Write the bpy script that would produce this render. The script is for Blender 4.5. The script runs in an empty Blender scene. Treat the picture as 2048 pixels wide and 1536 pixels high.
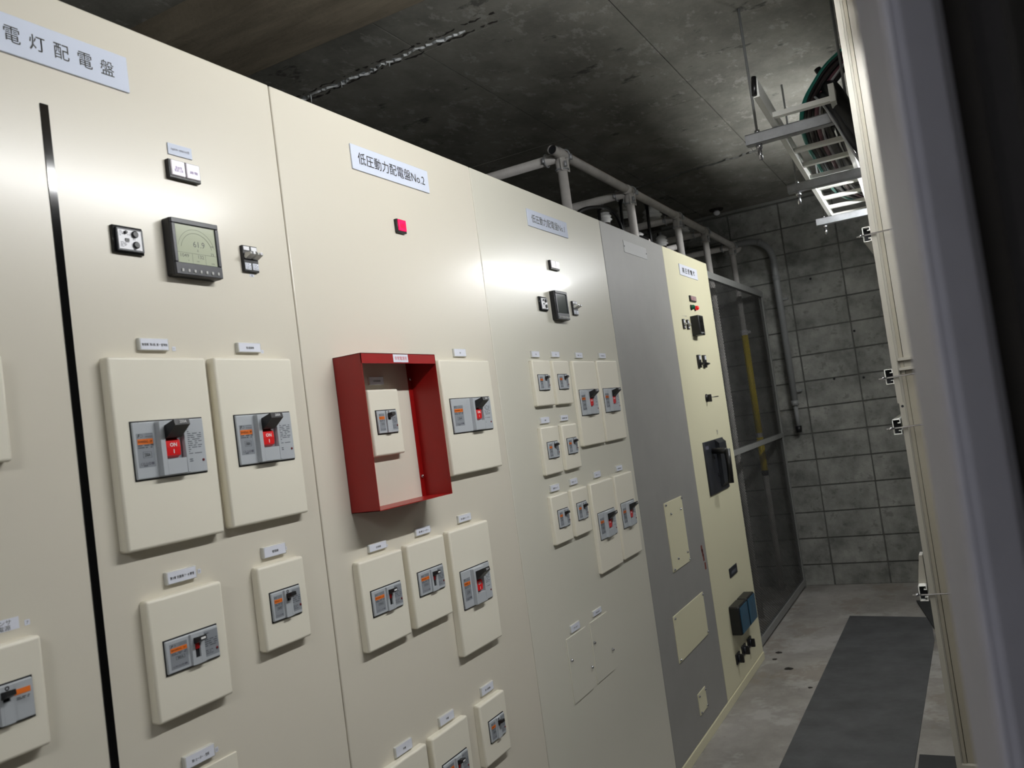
import bpy, bmesh, math, random
from mathutils import Vector, Matrix
random.seed(7)
S = bpy.context.scene
COL = S.collection

# ------------------------------------------------------------------ camera, world, exposure
FPX, YAW, PITCH, ROLL = 1692.1, -0.485336, 0.0512707, -0.1338635
EYE = Vector((1.2423, 0.0, 1.5324))
cam_d = bpy.data.cameras.new('camera'); cam = bpy.data.objects.new('camera', cam_d); COL.objects.link(cam)
cam_d.sensor_width = 36.0; cam_d.sensor_fit = 'HORIZONTAL'; cam_d.lens = FPX / 2048 * 36.0
cam_d.clip_start = 0.02; cam_d.clip_end = 60
cb, sb = math.cos(PITCH), math.sin(PITCH)
fwd = Vector((math.sin(YAW) * cb, math.cos(YAW) * cb, sb)); rt = Vector((math.cos(YAW), -math.sin(YAW), 0)); up = rt.cross(fwd)
r2 = rt * math.cos(ROLL) + up * math.sin(ROLL); u2 = up * math.cos(ROLL) - rt * math.sin(ROLL)
cam.matrix_world = Matrix(((r2.x, u2.x, -fwd.x, EYE.x), (r2.y, u2.y, -fwd.y, EYE.y), (r2.z, u2.z, -fwd.z, EYE.z), (0, 0, 0, 1)))
cam_d.dof.use_dof = True; cam_d.dof.focus_distance = 2.6; cam_d.dof.aperture_fstop = 7.6
S.camera = cam
W = bpy.data.worlds.new('world'); S.world = W; W.use_nodes = True
W.node_tree.nodes['Background'].inputs[0].default_value = (0.5, 0.55, 0.6, 1)
W.node_tree.nodes['Background'].inputs[1].default_value = 0.02
S.view_settings.view_transform = 'Standard'; S.view_settings.look = 'None'
S.view_settings.gamma = 1.0; S.view_settings.use_curve_mapping = False
S.view_settings.exposure = 0.0
TUBE_STRENGTH = 188.0

# ------------------------------------------------------------------ materials
def srgb(c):
    return tuple((v / 255 / 12.92 if v / 255 <= 0.04045 else ((v / 255 + 0.055) / 1.055) ** 2.4) for v in c) + (1,)
class N:
    def __init__(s, m): s.t = m.node_tree; s.n = s.t.nodes; s.b = s.n['Principled BSDF']
    def add(s, kind, **kw):
        x = s.n.new(kind)
        for k, v in kw.items():
            if k.startswith('i_'): x.inputs[k[2:].replace('_', ' ')].default_value = v
            else: setattr(x, k, v)
        return x
    def link(s, a, b): s.t.links.new(a, b)
def mat(name, c, rough=0.5, metal=0.0, spec=0.5, var=0.0, vscale=4.0, bump=0.0, bscale=60.0, emit=None, estr=0.0, coat=0.0, crough=0.1):
    m = bpy.data.materials.new(name); m.use_nodes = True; k = N(m); b = k.b
    col = srgb(c); b.inputs['Base Color'].default_value = col; b.inputs['Roughness'].default_value = rough
    b.inputs['Metallic'].default_value = metal; b.inputs['Specular IOR Level'].default_value = spec
    b.inputs['Coat Weight'].default_value = coat; b.inputs['Coat Roughness'].default_value = crough
    if emit: b.inputs['Emission Color'].default_value = srgb(emit); b.inputs['Emission Strength'].default_value = estr
    if var or bump:
        tc = k.add('ShaderNodeNewGeometry')
    if var:
        nz = k.add('ShaderNodeTexNoise', i_Scale=vscale, i_Detail=6.0, i_Roughness=0.65); k.link(tc.outputs['Position'], nz.inputs['Vector'])
        rp = k.add('ShaderNodeValToRGB'); rp.color_ramp.elements[0].position = 0.3; rp.color_ramp.elements[1].position = 0.7
        rp.color_ramp.elements[0].color = tuple(max(0, v * (1 - var)) for v in col[:3]) + (1,)
        rp.color_ramp.elements[1].color = tuple(min(1, v * (1 + var)) for v in col[:3]) + (1,)
        k.link(nz.outputs['Fac'], rp.inputs['Fac']); k.link(rp.outputs['Color'], b.inputs['Base Color'])
    if bump:
        bz = k.add('ShaderNodeTexNoise', i_Scale=bscale, i_Detail=4.0); k.link(tc.outputs['Position'], bz.inputs['Vector'])
        bm_ = k.add('ShaderNodeBump', i_Strength=bump, i_Distance=0.002); k.link(bz.outputs['Fac'], bm_.inputs['Height']); k.link(bm_.outputs['Normal'], b.inputs['Normal'])
    return m
def concrete(name, c_dark, c_light, scale=3.0, stretch=(1, 1, 1), spots=None, rough=0.85, rnd=0.0, bump=0.4, spot_lo=0.62):
    m = bpy.data.materials.new(name); m.use_nodes = True; k = N(m); b = k.b; b.inputs['Roughness'].default_value = rough
    b.inputs['Specular IOR Level'].default_value = 0.3
    g = k.add('ShaderNodeNewGeometry'); mp = k.add('ShaderNodeMapping'); mp.inputs['Scale'].default_value = stretch
    k.link(g.outputs['Position'], mp.inputs['Vector'])
    n1 = k.add('ShaderNodeTexNoise', i_Scale=scale, i_Detail=9.0, i_Roughness=0.68); k.link(mp.outputs[0], n1.inputs['Vector'])
    r1 = k.add('ShaderNodeValToRGB'); r1.color_ramp.elements[0].position = 0.34; r1.color_ramp.elements[1].position = 0.68
    r1.color_ramp.elements[0].color = srgb(c_dark); r1.color_ramp.elements[1].color = srgb(c_light)
    k.link(n1.outputs['Fac'], r1.inputs['Fac']); out = r1.outputs['Color']
    if spots:
        for (sc, col, lo, amt, st) in spots:
            mp2 = k.add('ShaderNodeMapping'); mp2.inputs['Scale'].default_value = st; mp2.inputs['Location'].default_value = (sc * 1.7, sc * 0.3, 0.4)
            k.link(g.outputs['Position'], mp2.inputs['Vector'])
            n2 = k.add('ShaderNodeTexNoise', i_Scale=sc, i_Detail=5.0, i_Roughness=0.7); k.link(mp2.outputs[0], n2.inputs['Vector'])
            rr = k.add('ShaderNodeValToRGB'); rr.color_ramp.elements[0].position = lo; rr.color_ramp.elements[1].position = lo + 0.06
            rr.color_ramp.elements[0].color = (0, 0, 0, 1); rr.color_ramp.elements[1].color = (amt, amt, amt, 1)
            k.link(n2.outputs['Fac'], rr.inputs['Fac'])
            mx = k.add('ShaderNodeMix', data_type='RGBA'); k.link(rr.outputs['Color'], mx.inputs['Factor']); k.link(out, mx.inputs['A']); mx.inputs['B'].default_value = srgb(col)
            out = mx.outputs['Result']
    if rnd:
        oi = k.add('ShaderNodeObjectInfo'); mr = k.add('ShaderNodeMapRange'); mr.inputs['To Min'].default_value = 1 - rnd; mr.inputs['To Max'].default_value = 1 + rnd
        k.link(oi.outputs['Random'], mr.inputs['Value'])
        hs = k.add('ShaderNodeHueSaturation'); k.link(mr.outputs[0], hs.inputs['Value']); k.link(out, hs.inputs['Color']); out = hs.outputs['Color']
    k.link(out, b.inputs['Base Color'])
    bz = k.add('ShaderNodeTexNoise', i_Scale=scale * 22, i_Detail=6.0); k.link(g.outputs['Position'], bz.inputs['Vector'])
    bp = k.add('ShaderNodeBump', i_Strength=bump, i_Distance=0.004); k.link(bz.outputs['Fac'], bp.inputs['Height']); k.link(bp.outputs['Normal'], b.inputs['Normal'])
    return m

M = {}
M['cream'] = mat('cream paint', (219, 213, 198), 0.33, bump=0.04, bscale=420, spec=0.4, coat=0.28, crough=0.19)
M['cream_gloss'] = mat('cream paint glossy', (217, 214, 200), 0.30, bump=0.02, bscale=420, spec=0.4, coat=0.38, crough=0.09)
M['cover'] = mat('cover cream', (234, 229, 213), 0.42, bump=0.04, bscale=420)
M['hv_cream'] = mat('pale yellow paint', (229, 224, 192), 0.45, bump=0.04, bscale=420)
M['panel_grey'] = mat('grey panel paint', (154, 153, 149), 0.5, var=0.05, vscale=5)
M['edge'] = mat('panel edge', (236, 232, 214), 0.4)
M['black'] = mat('black plastic', (22, 22, 24), 0.42)
M['black_gloss'] = mat('black gloss', (6, 6, 7), 0.08)
M['bezel'] = mat('meter bezel', (44, 46, 52), 0.38)
M['dark_gap'] = mat('gap', (14, 15, 20), 0.7)
M['red'] = mat('red enamel', (150, 17, 15), 0.35, bump=0.04, bscale=300)
M['rocker'] = mat('red rocker', (222, 30, 34), 0.3)
M['breaker'] = mat('breaker grey', (180, 185, 190), 0.42)
M['breaker_dk'] = mat('breaker label grey', (140, 145, 151), 0.5)
M['breaker_print'] = mat('breaker print', (80, 84, 92), 0.6)
M['orange'] = mat('orange label', (238, 120, 38), 0.5)
M['white'] = mat('white plastic', (236, 236, 240), 0.35)
M['card'] = mat('white card', (226, 229, 240), 0.5)
M['sign'] = mat('sign acrylic', (220, 227, 243), 0.09)
M['ink'] = mat('black ink', (16, 16, 20), 0.5)
M['ink_grey'] = mat('grey ink', (92, 92, 104), 0.6)
M['ink_violet'] = mat('violet ink', (150, 130, 180), 0.6)
M['ink_red'] = mat('red ink', (205, 60, 70), 0.6)
M['ink_white'] = mat('white ink', (240, 240, 240), 0.5)
M['clear'] = mat('clear plastic edge', (205, 205, 200), 0.15)
M['lamp_white'] = mat('white lamp lens', (236, 232, 240), 0.25, emit=(255, 245, 250), estr=0.12)
M['lamp_red'] = mat('lit red lens', (235, 20, 70), 0.25, emit=(255, 14, 96), estr=0.8)
M['lamp_pink'] = mat('dull pink lens', (178, 150, 152), 0.3)
M['lens_red'] = mat('red lens', (220, 20, 30), 0.15, emit=(255, 20, 30), estr=0.25)
M['lens_green'] = mat('green lens', (10, 100, 70), 0.15)
M['lcd'] = mat('lcd', (176, 182, 160), 0.1, emit=(200, 206, 176), estr=0.06)
M['lcd_off'] = mat('dark lcd', (70, 76, 74), 0.12)
M['lcd_ink'] = mat('lcd segments', (70, 74, 70), 0.4)
M['silver'] = mat('chrome', (200, 200, 205), 0.25, metal=1.0)
M['zinc'] = mat('zinc steel', (182, 184, 188), 0.45, metal=0.5, var=0.18, vscale=14)
M['ladder'] = mat('ladder white steel', (240, 240, 234), 0.4)
M['pipe'] = mat('pipe paint', (206, 202, 198), 0.55, var=0.14, vscale=9, bump=0.1)
M['conduit'] = mat('conduit grey', (140, 142, 142), 0.5, var=0.08, vscale=6)
M['rust'] = mat('rusty seam', (110, 84, 66), 0.8)
M['porcelain'] = mat('porcelain', (214, 214, 212), 0.25)
M['porcelain_dk'] = mat('insulator base', (48, 44, 40), 0.6)
M['cable'] = mat('cable black', (17, 17, 19), 0.35)
M['cable_grey'] = mat('cable grey black', (40, 41, 45), 0.3)
M['cable_green'] = mat('cable green', (36, 130, 116), 0.4)
M['cable_brown'] = mat('cable brown', (46, 33, 35), 0.4)
M['cable_pink'] = mat('cable pink', (112, 70, 82), 0.4)
M['cable_white'] = mat('cable white', (210, 210, 214), 0.4)
M['frame'] = mat('beige frame paint', (158, 154, 143), 0.45)
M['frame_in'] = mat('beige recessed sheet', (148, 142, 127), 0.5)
M['dark_post'] = mat('dark grey post', (74, 72, 74), 0.55); M['cabinet_gap_shade'] = mat('cabinet painted gap shade', (26, 22, 18), 0.8)
M['lilac'] = mat('grey post paint', (166, 166, 180), 0.42, bump=0.06, bscale=90, var=0.05, vscale=20)
M['mesh_steel'] = mat('mesh steel', (74, 74, 74), 0.5, metal=0.3)
M['cage_frame'] = mat('cage frame', (140, 141, 138), 0.5, var=0.06)
M['yellow'] = mat('yellow grip', (226, 200, 30), 0.45)
M['mat'] = mat('rubber mat', (80, 81, 82), 0.7, var=0.3, vscale=5, bump=0.25, bscale=40)
M['mat_dark'] = mat('rubber mat dark', (52, 53, 54), 0.75, var=0.2, vscale=6, bump=0.25, bscale=40)
M['blue_cover'] = mat('blue black film', (28, 82, 110), 0.3, var=0.35, vscale=18)
M['dusty_black'] = mat('dusty black plate', (36, 39, 45), 0.45, var=0.4, vscale=12)
M['tube'] = mat('fluorescent tube', (250, 250, 255), 0.3, emit=(249, 250, 250), estr=TUBE_STRENGTH)
M['housing'] = mat('lamp housing', (235, 235, 232), 0.4)
M['crust'] = mat('lime crust', (205, 208, 208), 0.8)
M['dirt'] = mat('dirt', (44, 40, 36), 0.9)
M['ceiling'] = concrete('ceiling concrete', (108, 107, 100), (146, 144, 136), 2.6, (1.4, 1, 1), spots=[(15.0, (176, 174, 167), 0.57, 0.4, (1, 0.55, 1)), (5.0, (56, 56, 53), 0.62, 0.7, (0.9, 1.3, 1))])
M['beam'] = concrete('beam concrete', (104, 96, 82), (146, 136, 118), 3.2, (0.5, 2.4, 1), spots=[(8.0, (100, 93, 80), 0.62, 0.5, (0.5, 2, 1))])
M['wall'] = concrete('wall concrete', (112, 113, 109), (140, 140, 135), 2.2)
M['block'] = concrete('block concrete', (114, 115, 111), (168, 168, 162), 5.0, rnd=0.09, spots=[(16.0, (98, 98, 94), 0.58, 0.5, (1, 1, 1.2))], bump=0.5)
M['mortar'] = concrete('mortar', (88, 89, 86), (114, 114, 109), 8.0)
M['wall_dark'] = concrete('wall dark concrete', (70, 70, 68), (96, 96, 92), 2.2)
M['floor'] = concrete('floor concrete', (128, 124, 118), (178, 174, 168), 1.5, (1, 0.8, 1), spots=[(3.2, (136, 126, 113), 0.54, 0.5, (1, 0.7, 1)), (7.0, (92, 88, 82), 0.68, 0.6, (1.6, 0.7, 1)), (2.0, (186, 184, 180), 0.52, 0.5, (1, 1, 1))], rough=0.7)

# ------------------------------------------------------------------ mesh helpers
class MB:
    def __init__(s): s.bm = bmesh.new()
    def _merge(s, t):
        me = bpy.data.meshes.new('tmp'); t.to_mesh(me); t.free(); s.bm.from_mesh(me); bpy.data.meshes.remove(me); return s
    def box(s, x0, x1, y0, y1, z0, z1, bev=0.0, seg=2, front=False):
        t = bmesh.new(); bmesh.ops.create_cube(t, size=1)
        for v in t.verts: v.co = Vector(((x0 + x1) / 2 + v.co.x * (x1 - x0), (y0 + y1) / 2 + v.co.y * (y1 - y0), (z0 + z1) / 2 + v.co.z * (z1 - z0)))
        if bev:
            es = [e for e in t.edges if not front or max(v.co.x for v in e.verts) > (x0 + x1) / 2]
            r = bmesh.ops.bevel(t, geom=es, offset=bev, segments=seg, profile=0.5, affect='EDGES')
            for f in r['faces']: f.smooth = True
        return s._merge(t)
    def prism(s, pts, a0, a1, axis='y'):
        """closed polygon extruded along an axis: 'y' takes (x,z), 'z' takes (x,y), 'x' takes (y,z)"""
        def P(p, a): return {'y': (p[0], a, p[1]), 'z': (p[0], p[1], a), 'x': (a, p[0], p[1])}[axis]
        t = bmesh.new(); A = [t.verts.new(P(p, a0)) for p in pts]; B = [t.verts.new(P(p, a1)) for p in pts]; n = len(pts)
        t.faces.new(A); t.faces.new(B[::-1])
        for i in range(n): t.faces.new((A[i], B[i], B[(i + 1) % n], A[(i + 1) % n]))
        bmesh.ops.recalc_face_normals(t, faces=t.faces); return s._merge(t)
    def tube(s, pts, r, n=10, cap=True, inner=None):
        pts = [Vector(p) for p in pts]; t = bmesh.new(); rings = []
        a = None
        for i, p in enumerate(pts):
            d = (pts[min(i + 1, len(pts) - 1)] - pts[max(i - 1, 0)]).normalized()
            if a is None:
                a = d.cross(Vector((0, 0, 1)))
                if a.length < 0.2: a = d.cross(Vector((0, 1, 0)))
            else:
                a = a - d * a.dot(d)
            a.normalize(); b = d.cross(a)
            rr = r[i] if isinstance(r, (list, tuple)) else r
            rings.append([t.verts.new(p + a * rr * math.cos(q * 2 * math.pi / n) + b * rr * math.sin(q * 2 * math.pi / n)) for q in range(n)])
        for A, B in zip(rings, rings[1:]):
            for q in range(n):
                f = t.faces.new((A[q], A[(q + 1) % n], B[(q + 1) % n], B[q])); f.smooth = True
        if cap: t.faces.new(rings[0][::-1]); t.faces.new(rings[-1])
        bmesh.ops.recalc_face_normals(t, faces=t.faces)
        return s._merge(t)
    def lathe(s, prof, n=20, axis='x', c=(0, 0, 0)):
        t = bmesh.new(); rings = []
        for (r, h) in prof:
            ring = []
            for q in range(n):
                a = q * 2 * math.pi / n; u, v = r * math.cos(a), r * math.sin(a)
                ring.append(t.verts.new({'x': (c[0] + h, c[1] + u, c[2] + v), 'z': (c[0] + u, c[1] + v, c[2] + h), 'y': (c[0] + u, c[1] + h, c[2] + v)}[axis]))
            rings.append(ring)
        for A, B in zip(rings, rings[1:]):
            for q in range(n):
                f = t.faces.new((A[q], A[(q + 1) % n], B[(q + 1) % n], B[q])); f.smooth = True
        t.faces.new(rings[0][::-1]); t.faces.new(rings[-1]); bmesh.ops.recalc_face_normals(t, faces=t.faces)
        return s._merge(t)
    def torus(s, c, axis, R, r, n=20, k=8, a0=0, a1=2 * math.pi):
        ax = Vector(axis).normalized(); e1 = ax.cross(Vector((0, 0, 1)))
        if e1.length < 0.1: e1 = Vector((1, 0, 0))
        e1.normalize(); e2 = ax.cross(e1); c = Vector(c)
        full = abs(a1 - a0 - 2 * math.pi) < 1e-4
        m = n if full else n + 1
        pts = [c + e1 * R * math.cos(a0 + (a1 - a0) * i / n) + e2 * R * math.sin(a0 + (a1 - a0) * i / n) for i in range(n + 1)]
        return s.tube(pts, r, k)
    def mesh(s, name):
        me = bpy.data.meshes.new(name); s.bm.to_mesh(me); s.bm.free(); return me
    def build(s, name, m, parent=None, loc=(0, 0, 0)):
        return obj(name, s.mesh(name), m, parent, loc)
def obj(name, me, m, parent=None, loc=(0, 0, 0)):
    stf = name in ('print', 'scale_arc', 'grid_line')
    if m is not None and not me.materials: me.materials.append(M[m] if isinstance(m, str) else m)
    o = bpy.data.objects.new(name, me); COL.objects.link(o); o.location = loc
    if parent: o.parent = parent
    if stf: o['kind'] = 'stuff'
    return o
def tag(o, label=None, cat=None, group=None, kind=None):
    if label: o['label'] = label
    if cat: o['category'] = cat
    if group: o['group'] = group
    if kind: o['kind'] = kind
    return o
def thing(name, loc, label, cat, group=None):
    o = bpy.data.objects.new(name, None); COL.objects.link(o); o.empty_display_size = 0.02
    o.location = (-0.0006,) + tuple(loc[1:]) if loc[0] == 0 and cat in ('terminal', 'switch', 'key', 'test terminal') else loc
    return tag(o, label, cat, group)

TXT = {}
def text_mesh(body, w, h, thin=0.0, fit=True, slant=0.0):
    """flat lettering facing +x, reading along +y, centred, scaled to width w and height h"""
    key = (body, round(w, 4), round(h, 4), thin, fit, slant)
    if key in TXT: return TXT[key]
    cu = bpy.data.curves.new('lettering', 'FONT'); cu.body = body; cu.size = 1; cu.resolution_u = 2; cu.align_x = 'CENTER'; cu.offset = thin; cu.shear = slant
    cu.space_line = 0.95
    o = bpy.data.objects.new('lettering', cu); COL.objects.link(o)
    dg = bpy.context.evaluated_depsgraph_get(); dg.update()
    me = bpy.data.meshes.new_from_object(o.evaluated_get(dg)); bpy.data.objects.remove(o); bpy.data.curves.remove(cu)
    if len(me.vertices) == 0: TXT[key] = me; return me
    xs = [v.co.x for v in me.vertices]; ys = [v.co.y for v in me.vertices]
    cx, cy = (min(xs) + max(xs)) / 2, (min(ys) + max(ys)) / 2; sw, sh = max(xs) - min(xs), max(ys) - min(ys)
    kx = w / max(sw, 1e-4); ky = h / max(sh, 1e-4)
    if not fit: kx = ky = min(kx, ky)
    for v in me.vertices: x, y = v.co.x, v.co.y; v.co = Vector((0, (x - cx) * kx, (y - cy) * ky))
    me.update(); me.materials.clear(); TXT[key] = me; return me
def lettering(body, w, h, m, parent, loc, thin=0.0, fit=True, name='lettering', slant=0.0):
    me = text_mesh(body, w, h, thin, fit, slant)
    if me.materials and me.materials[0] != M[m]: me = me.copy(); me.materials.clear()
    return obj(name, me, m, parent, loc)
def print_lines(mb, x, y0, y1, z0, z1, n, fill=0.5, cols=1, rnd=None):
    """rows of small print as thin flat bars"""
    R = rnd or random
    for i in range(n):
        zc = z1 - (i + 0.5) * (z1 - z0) / n; hh = (z1 - z0) / n * fill / 2
        y = y0
        while y < y1 - 0.001:
            ln = min(y1 - y, (y1 - y0) * R.uniform(0.12, 0.5)); t = mb.bm
            vs = [t.verts.new(p) for p in ((x, y, zc - hh), (x, y + ln, zc - hh), (x, y + ln, zc + hh), (x, y, zc + hh))]; t.faces.new(vs)
            y += ln + (y1 - y0) * R.uniform(0.04, 0.2)
            if R.random() < 0.25: break

# ------------------------------------------------------------------ room
CZ = 3.03; WY = 6.92
def struct(name, mb, m): return tag(mb.build(name, m), kind='structure')
struct('floor', MB().box(-2.2, 3.0, -2.6, WY + 0.15, -0.1, 0), 'floor')
struct('wall_left', MB().box(-2.3, -2.2, -2.6, WY + 0.15, 0, CZ + 0.2), 'wall')
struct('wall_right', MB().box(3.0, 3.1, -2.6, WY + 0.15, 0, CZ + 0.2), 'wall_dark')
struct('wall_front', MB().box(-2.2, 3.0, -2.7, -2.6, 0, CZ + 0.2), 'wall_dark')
ce = struct('ceiling', MB().box(-2.2, 3.0, -2.6, WY + 0.15, CZ + 0.012, CZ + 0.2), 'mortar')
xs = [-2.2, -1.32, -0.42, 0.31, 1.2, 2.1, 3.0]; ys = [-2.6, -0.7, 1.1, 2.78, 4.17, 5.52, WY + 0.15]
for i in range(6):
    for j in range(6):
        g = 0.0025
        MB().box(xs[i] + g, xs[i + 1] - g, ys[j] + g, ys[j + 1] - g, CZ + random.uniform(0, 0.0025), CZ + 0.014).build('ceiling_panel', 'ceiling', ce)
struct('trim_beam', MB().box(-2.2, 3.0, 1.93, 2.29, 2.925, CZ + 0.05, 0.006), 'beam')
# lime seam along the ceiling joint
def seam(y0, x0, x1, wid, m, name, amp, z=CZ, skew=0.0):
    rnd = random.Random(int(y0 * 100)); mb = MB(); t = mb.bm; n = 90; prev = None; off = 0
    for i in range(n + 1):
        x = x0 + (x1 - x0) * i / n; off = off * 0.7 + rnd.uniform(-amp, amp); y = y0 + off + skew * (x - x0)
        wd = wid * rnd.uniform(0.25, 1.5); th = 0.004 + 0.006 * rnd.random()
        cur = [t.verts.new(p) for p in ((x, y - wd, z + 0.001), (x, y - wd * 0.4, z - th), (x, y + wd * 0.4, z - th), (x, y + wd, z + 0.001))]
        if prev:
            for q in range(3): t.faces.new((prev[q], cur[q], cur[q + 1], prev[q + 1]))
        prev = cur
    bmesh.ops.recalc_face_normals(t, faces=t.faces)
    return mb.build(name, m)
for off, wd, m_, nm in ((-.028, .009, 'dirt', 'dark_flank'), (.030, .010, 'dirt', 'dark_flank'), (0.0, .020, 'stain', 'grey_band')):
    M.setdefault('stain', mat('lime stain', (150, 154, 156), 0.85))
    f_ = seam(2.775 + off, -1.32, -0.05 if m_ == 'dirt' else -0.2, wd, m_, 'lime_flank', 0.008 if m_ == 'dirt' else 0.004, CZ + (.0065 if m_ == 'dirt' else .0075), skew=-0.035)
    tag(f_, {'dark_flank': 'jagged dark stain %s the white lime crust on the ceiling' % ('nearer than' if off < 0 else 'beyond'), 'grey_band': 'grey lime stained band behind the white lime crust on the ceiling'}[nm], 'stain')
s1 = seam(2.775, -1.3, -0.2, 0.0045, 'crust', 'lime_crust', 0.010, skew=-0.035)
tag(s1, 'white lime crust along the ceiling crack above the left panels', 'lime crust')
for (x, ln) in ((-0.98, 0.035), (-0.81, 0.024), (-0.56, 0.02)):
    MB().tube([(x, 2.775 - 0.035 * (x + 1.3), CZ), (x + 0.001, 2.775 - 0.035 * (x + 1.3), CZ - ln * 0.5), (x, 2.775 - 0.035 * (x + 1.3), CZ - ln)], [0.004, 0.002, 0.0008], 6).build('drip', 'crust', s1)
s2 = seam(5.66, -1.6, 0.35, 0.012, 'mortar', 'mortar_ridge', 0.012, skew=-0.16)
tag(s2, 'rough dark mortar ridge across the ceiling before the back wall', 'mortar ridge')
# back wall: backing plus single blocks
wb = struct('wall_back', MB().box(-2.2, 3.0, WY, WY + 0.15, 0, CZ + 0.2), 'mortar')
bx, bz, j = 0.4, 0.2033, 0.005
blk = MB().box(-bx / 2 + j, bx / 2 - j, -0.007, 0.03, -bz / 2 + j, bz / 2 - j, 0.002, 1).mesh('block')
for r in range(-1, 14):
    z0 = 0.16 + bz * r
    for c in range(-5, 7):
        x0 = 0.158 + bx * c
        if r == -1:
            MB().box(-bx / 2 + j, bx / 2 - j, -0.007, 0.03, 0.001, 0.16 - j, 0.002, 1).build('block', 'block', wb, (x0 + bx / 2, WY, 0))
        else:
            obj('block', blk, 'block', wb, (x0 + bx / 2 + random.uniform(-.0015, .0015), WY + random.uniform(-.0012, .0012), z0 + bz / 2))
MB().box(-2.2, 3.0, WY - 0.03, WY + 0.01, 0.16 + bz * 14 + 0.004, CZ + 0.01, 0.004).build('mortar_strip', 'wall', wb)
for (x, z) in ((0.32, 2.37), (0.575, 1.915), (0.38, 1.575), (0.59, 1.555)):
    MB().lathe([(0.009, -0.0085), (0.009, -0.001)], 12, 'y').build('plug_hole', 'dark_gap', wb, (x, WY, z))

# ------------------------------------------------------------------ switchboards (front sheet in the plane x = 0)
def board(name, y0, y1, m, label, zb=0.045):
    t = thing(name, (0, (y0 + y1) / 2, 0), label, 'switchboard', 'row of switchboards along the left')
    hw = (y1 - y0) / 2
    MB().box(-0.045, 0, -hw + 0.0015, hw - 0.0015, zb, 2.35, 0.003, 2, True).build('front_sheet', m, t)
    MB().box(-0.12, -0.046, -hw + 0.002, -hw + 0.004, zb, 2.348).build('side_sheet', m, t); MB().box(-0.12, -0.046, hw - 0.004, hw - 0.002, zb, 2.348).build('side_sheet', m, t)
    return t
p1 = board('switchboard', 0.0, 1.405, 'cream', 'large cream switchboard nearest the camera with a tall black strip and lit meter')
p2 = board('switchboard', 1.405, 2.265, 'cream', 'cream switchboard carrying the red open box, second from the camera')
p3 = board('switchboard', 2.265, 3.331, 'cream_gloss', 'shiny cream switchboard with ten small breaker covers, third from the camera')
p4 = board('switchboard', 3.331, 4.18, 'panel_grey', 'plain grey switchboard with three cream cover plates')
p5 = board('switchboard', 4.18, 5.03, 'hv_cream', 'pale yellow switchboard at the far end beside the wire mesh partition')
MB().box(-0.004, 0.0015, 0.8595 - 0.7025, 0.8735 - 0.7025, 0.10, 2.155).build('trim_strip', 'black_gloss', p1)
sc = MB()
for (a, b_) in ((4.099, 0.80), (4.104, 0.78), (4.110, 0.755), (4.121, 0.712)): sc.box(-0.001, 0.0006, a - 3.7555, a - 3.7555 + 0.022, b_, b_ + 0.034)
tag(sc.build('scratch', mat('rust scratch', (128, 66, 56), 0.7), p4), 'red brown scraped paint patch')
bc = MB().box(-0.06, 0.004, 0.0, 5.03, 0.0, 0.043, 0.002).build('base_channel', 'hv_cream')
tag(bc, 'long pale yellow base channel along the floor under all the switchboards', 'base channel')

# ------------------------------------------------------------------ name signs
def sign(y0, y1, z0, z1, body, tw, th, label, ty=None, m='sign', thin=0.004):
    t = thing('name_sign', (0, (y0 + y1) / 2, (z0 + z1) / 2), label, 'sign', 'name signs at the top of the switchboards'); hw, hh = (y1 - y0) / 2, (z1 - z0) / 2
    MB().box(0, 0.004, -hw, hw, -hh, hh, 0.0008, 1).build('plate', m, t)
    if body: lettering(body, tw, th, 'ink', t, (0.0043, (ty - (y0 + y1) / 2) if ty else 0, 0.0), thin)
    return t
t = sign(0.777, 1.035, 2.222, 2.288, None, 0, 0, 'pale blue name sign nearest the camera, cut off by the left photo edge')
for ch, y in zip('電灯配電盤', (0.8225, 0.864, 0.9065, 0.9495, 0.992)): lettering(ch, 0.027, 0.027, 'ink', t, (0.0043, y - 0.906, -0.0005), 0.004)
sign(1.668, 2.010, 2.218, 2.282, '低圧動力配電盤No.2', 0.297, 0.031, 'pale blue name sign ending in number 2 above the red square lamp', 1.841)
sign(2.630, 2.966, 2.220, 2.281, '低圧動力配電盤No.1', 0.280, 0.030, 'pale blue name sign ending in number 1 on the shiny third switchboard', 2.799)
sign(4.431, 4.775, 2.224, 2.285, '高 圧 受 電 盤', 0.242, 0.031, 'small pale name sign with five characters on the far yellow switchboard', 4.60, 'card', 0.02)

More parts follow.
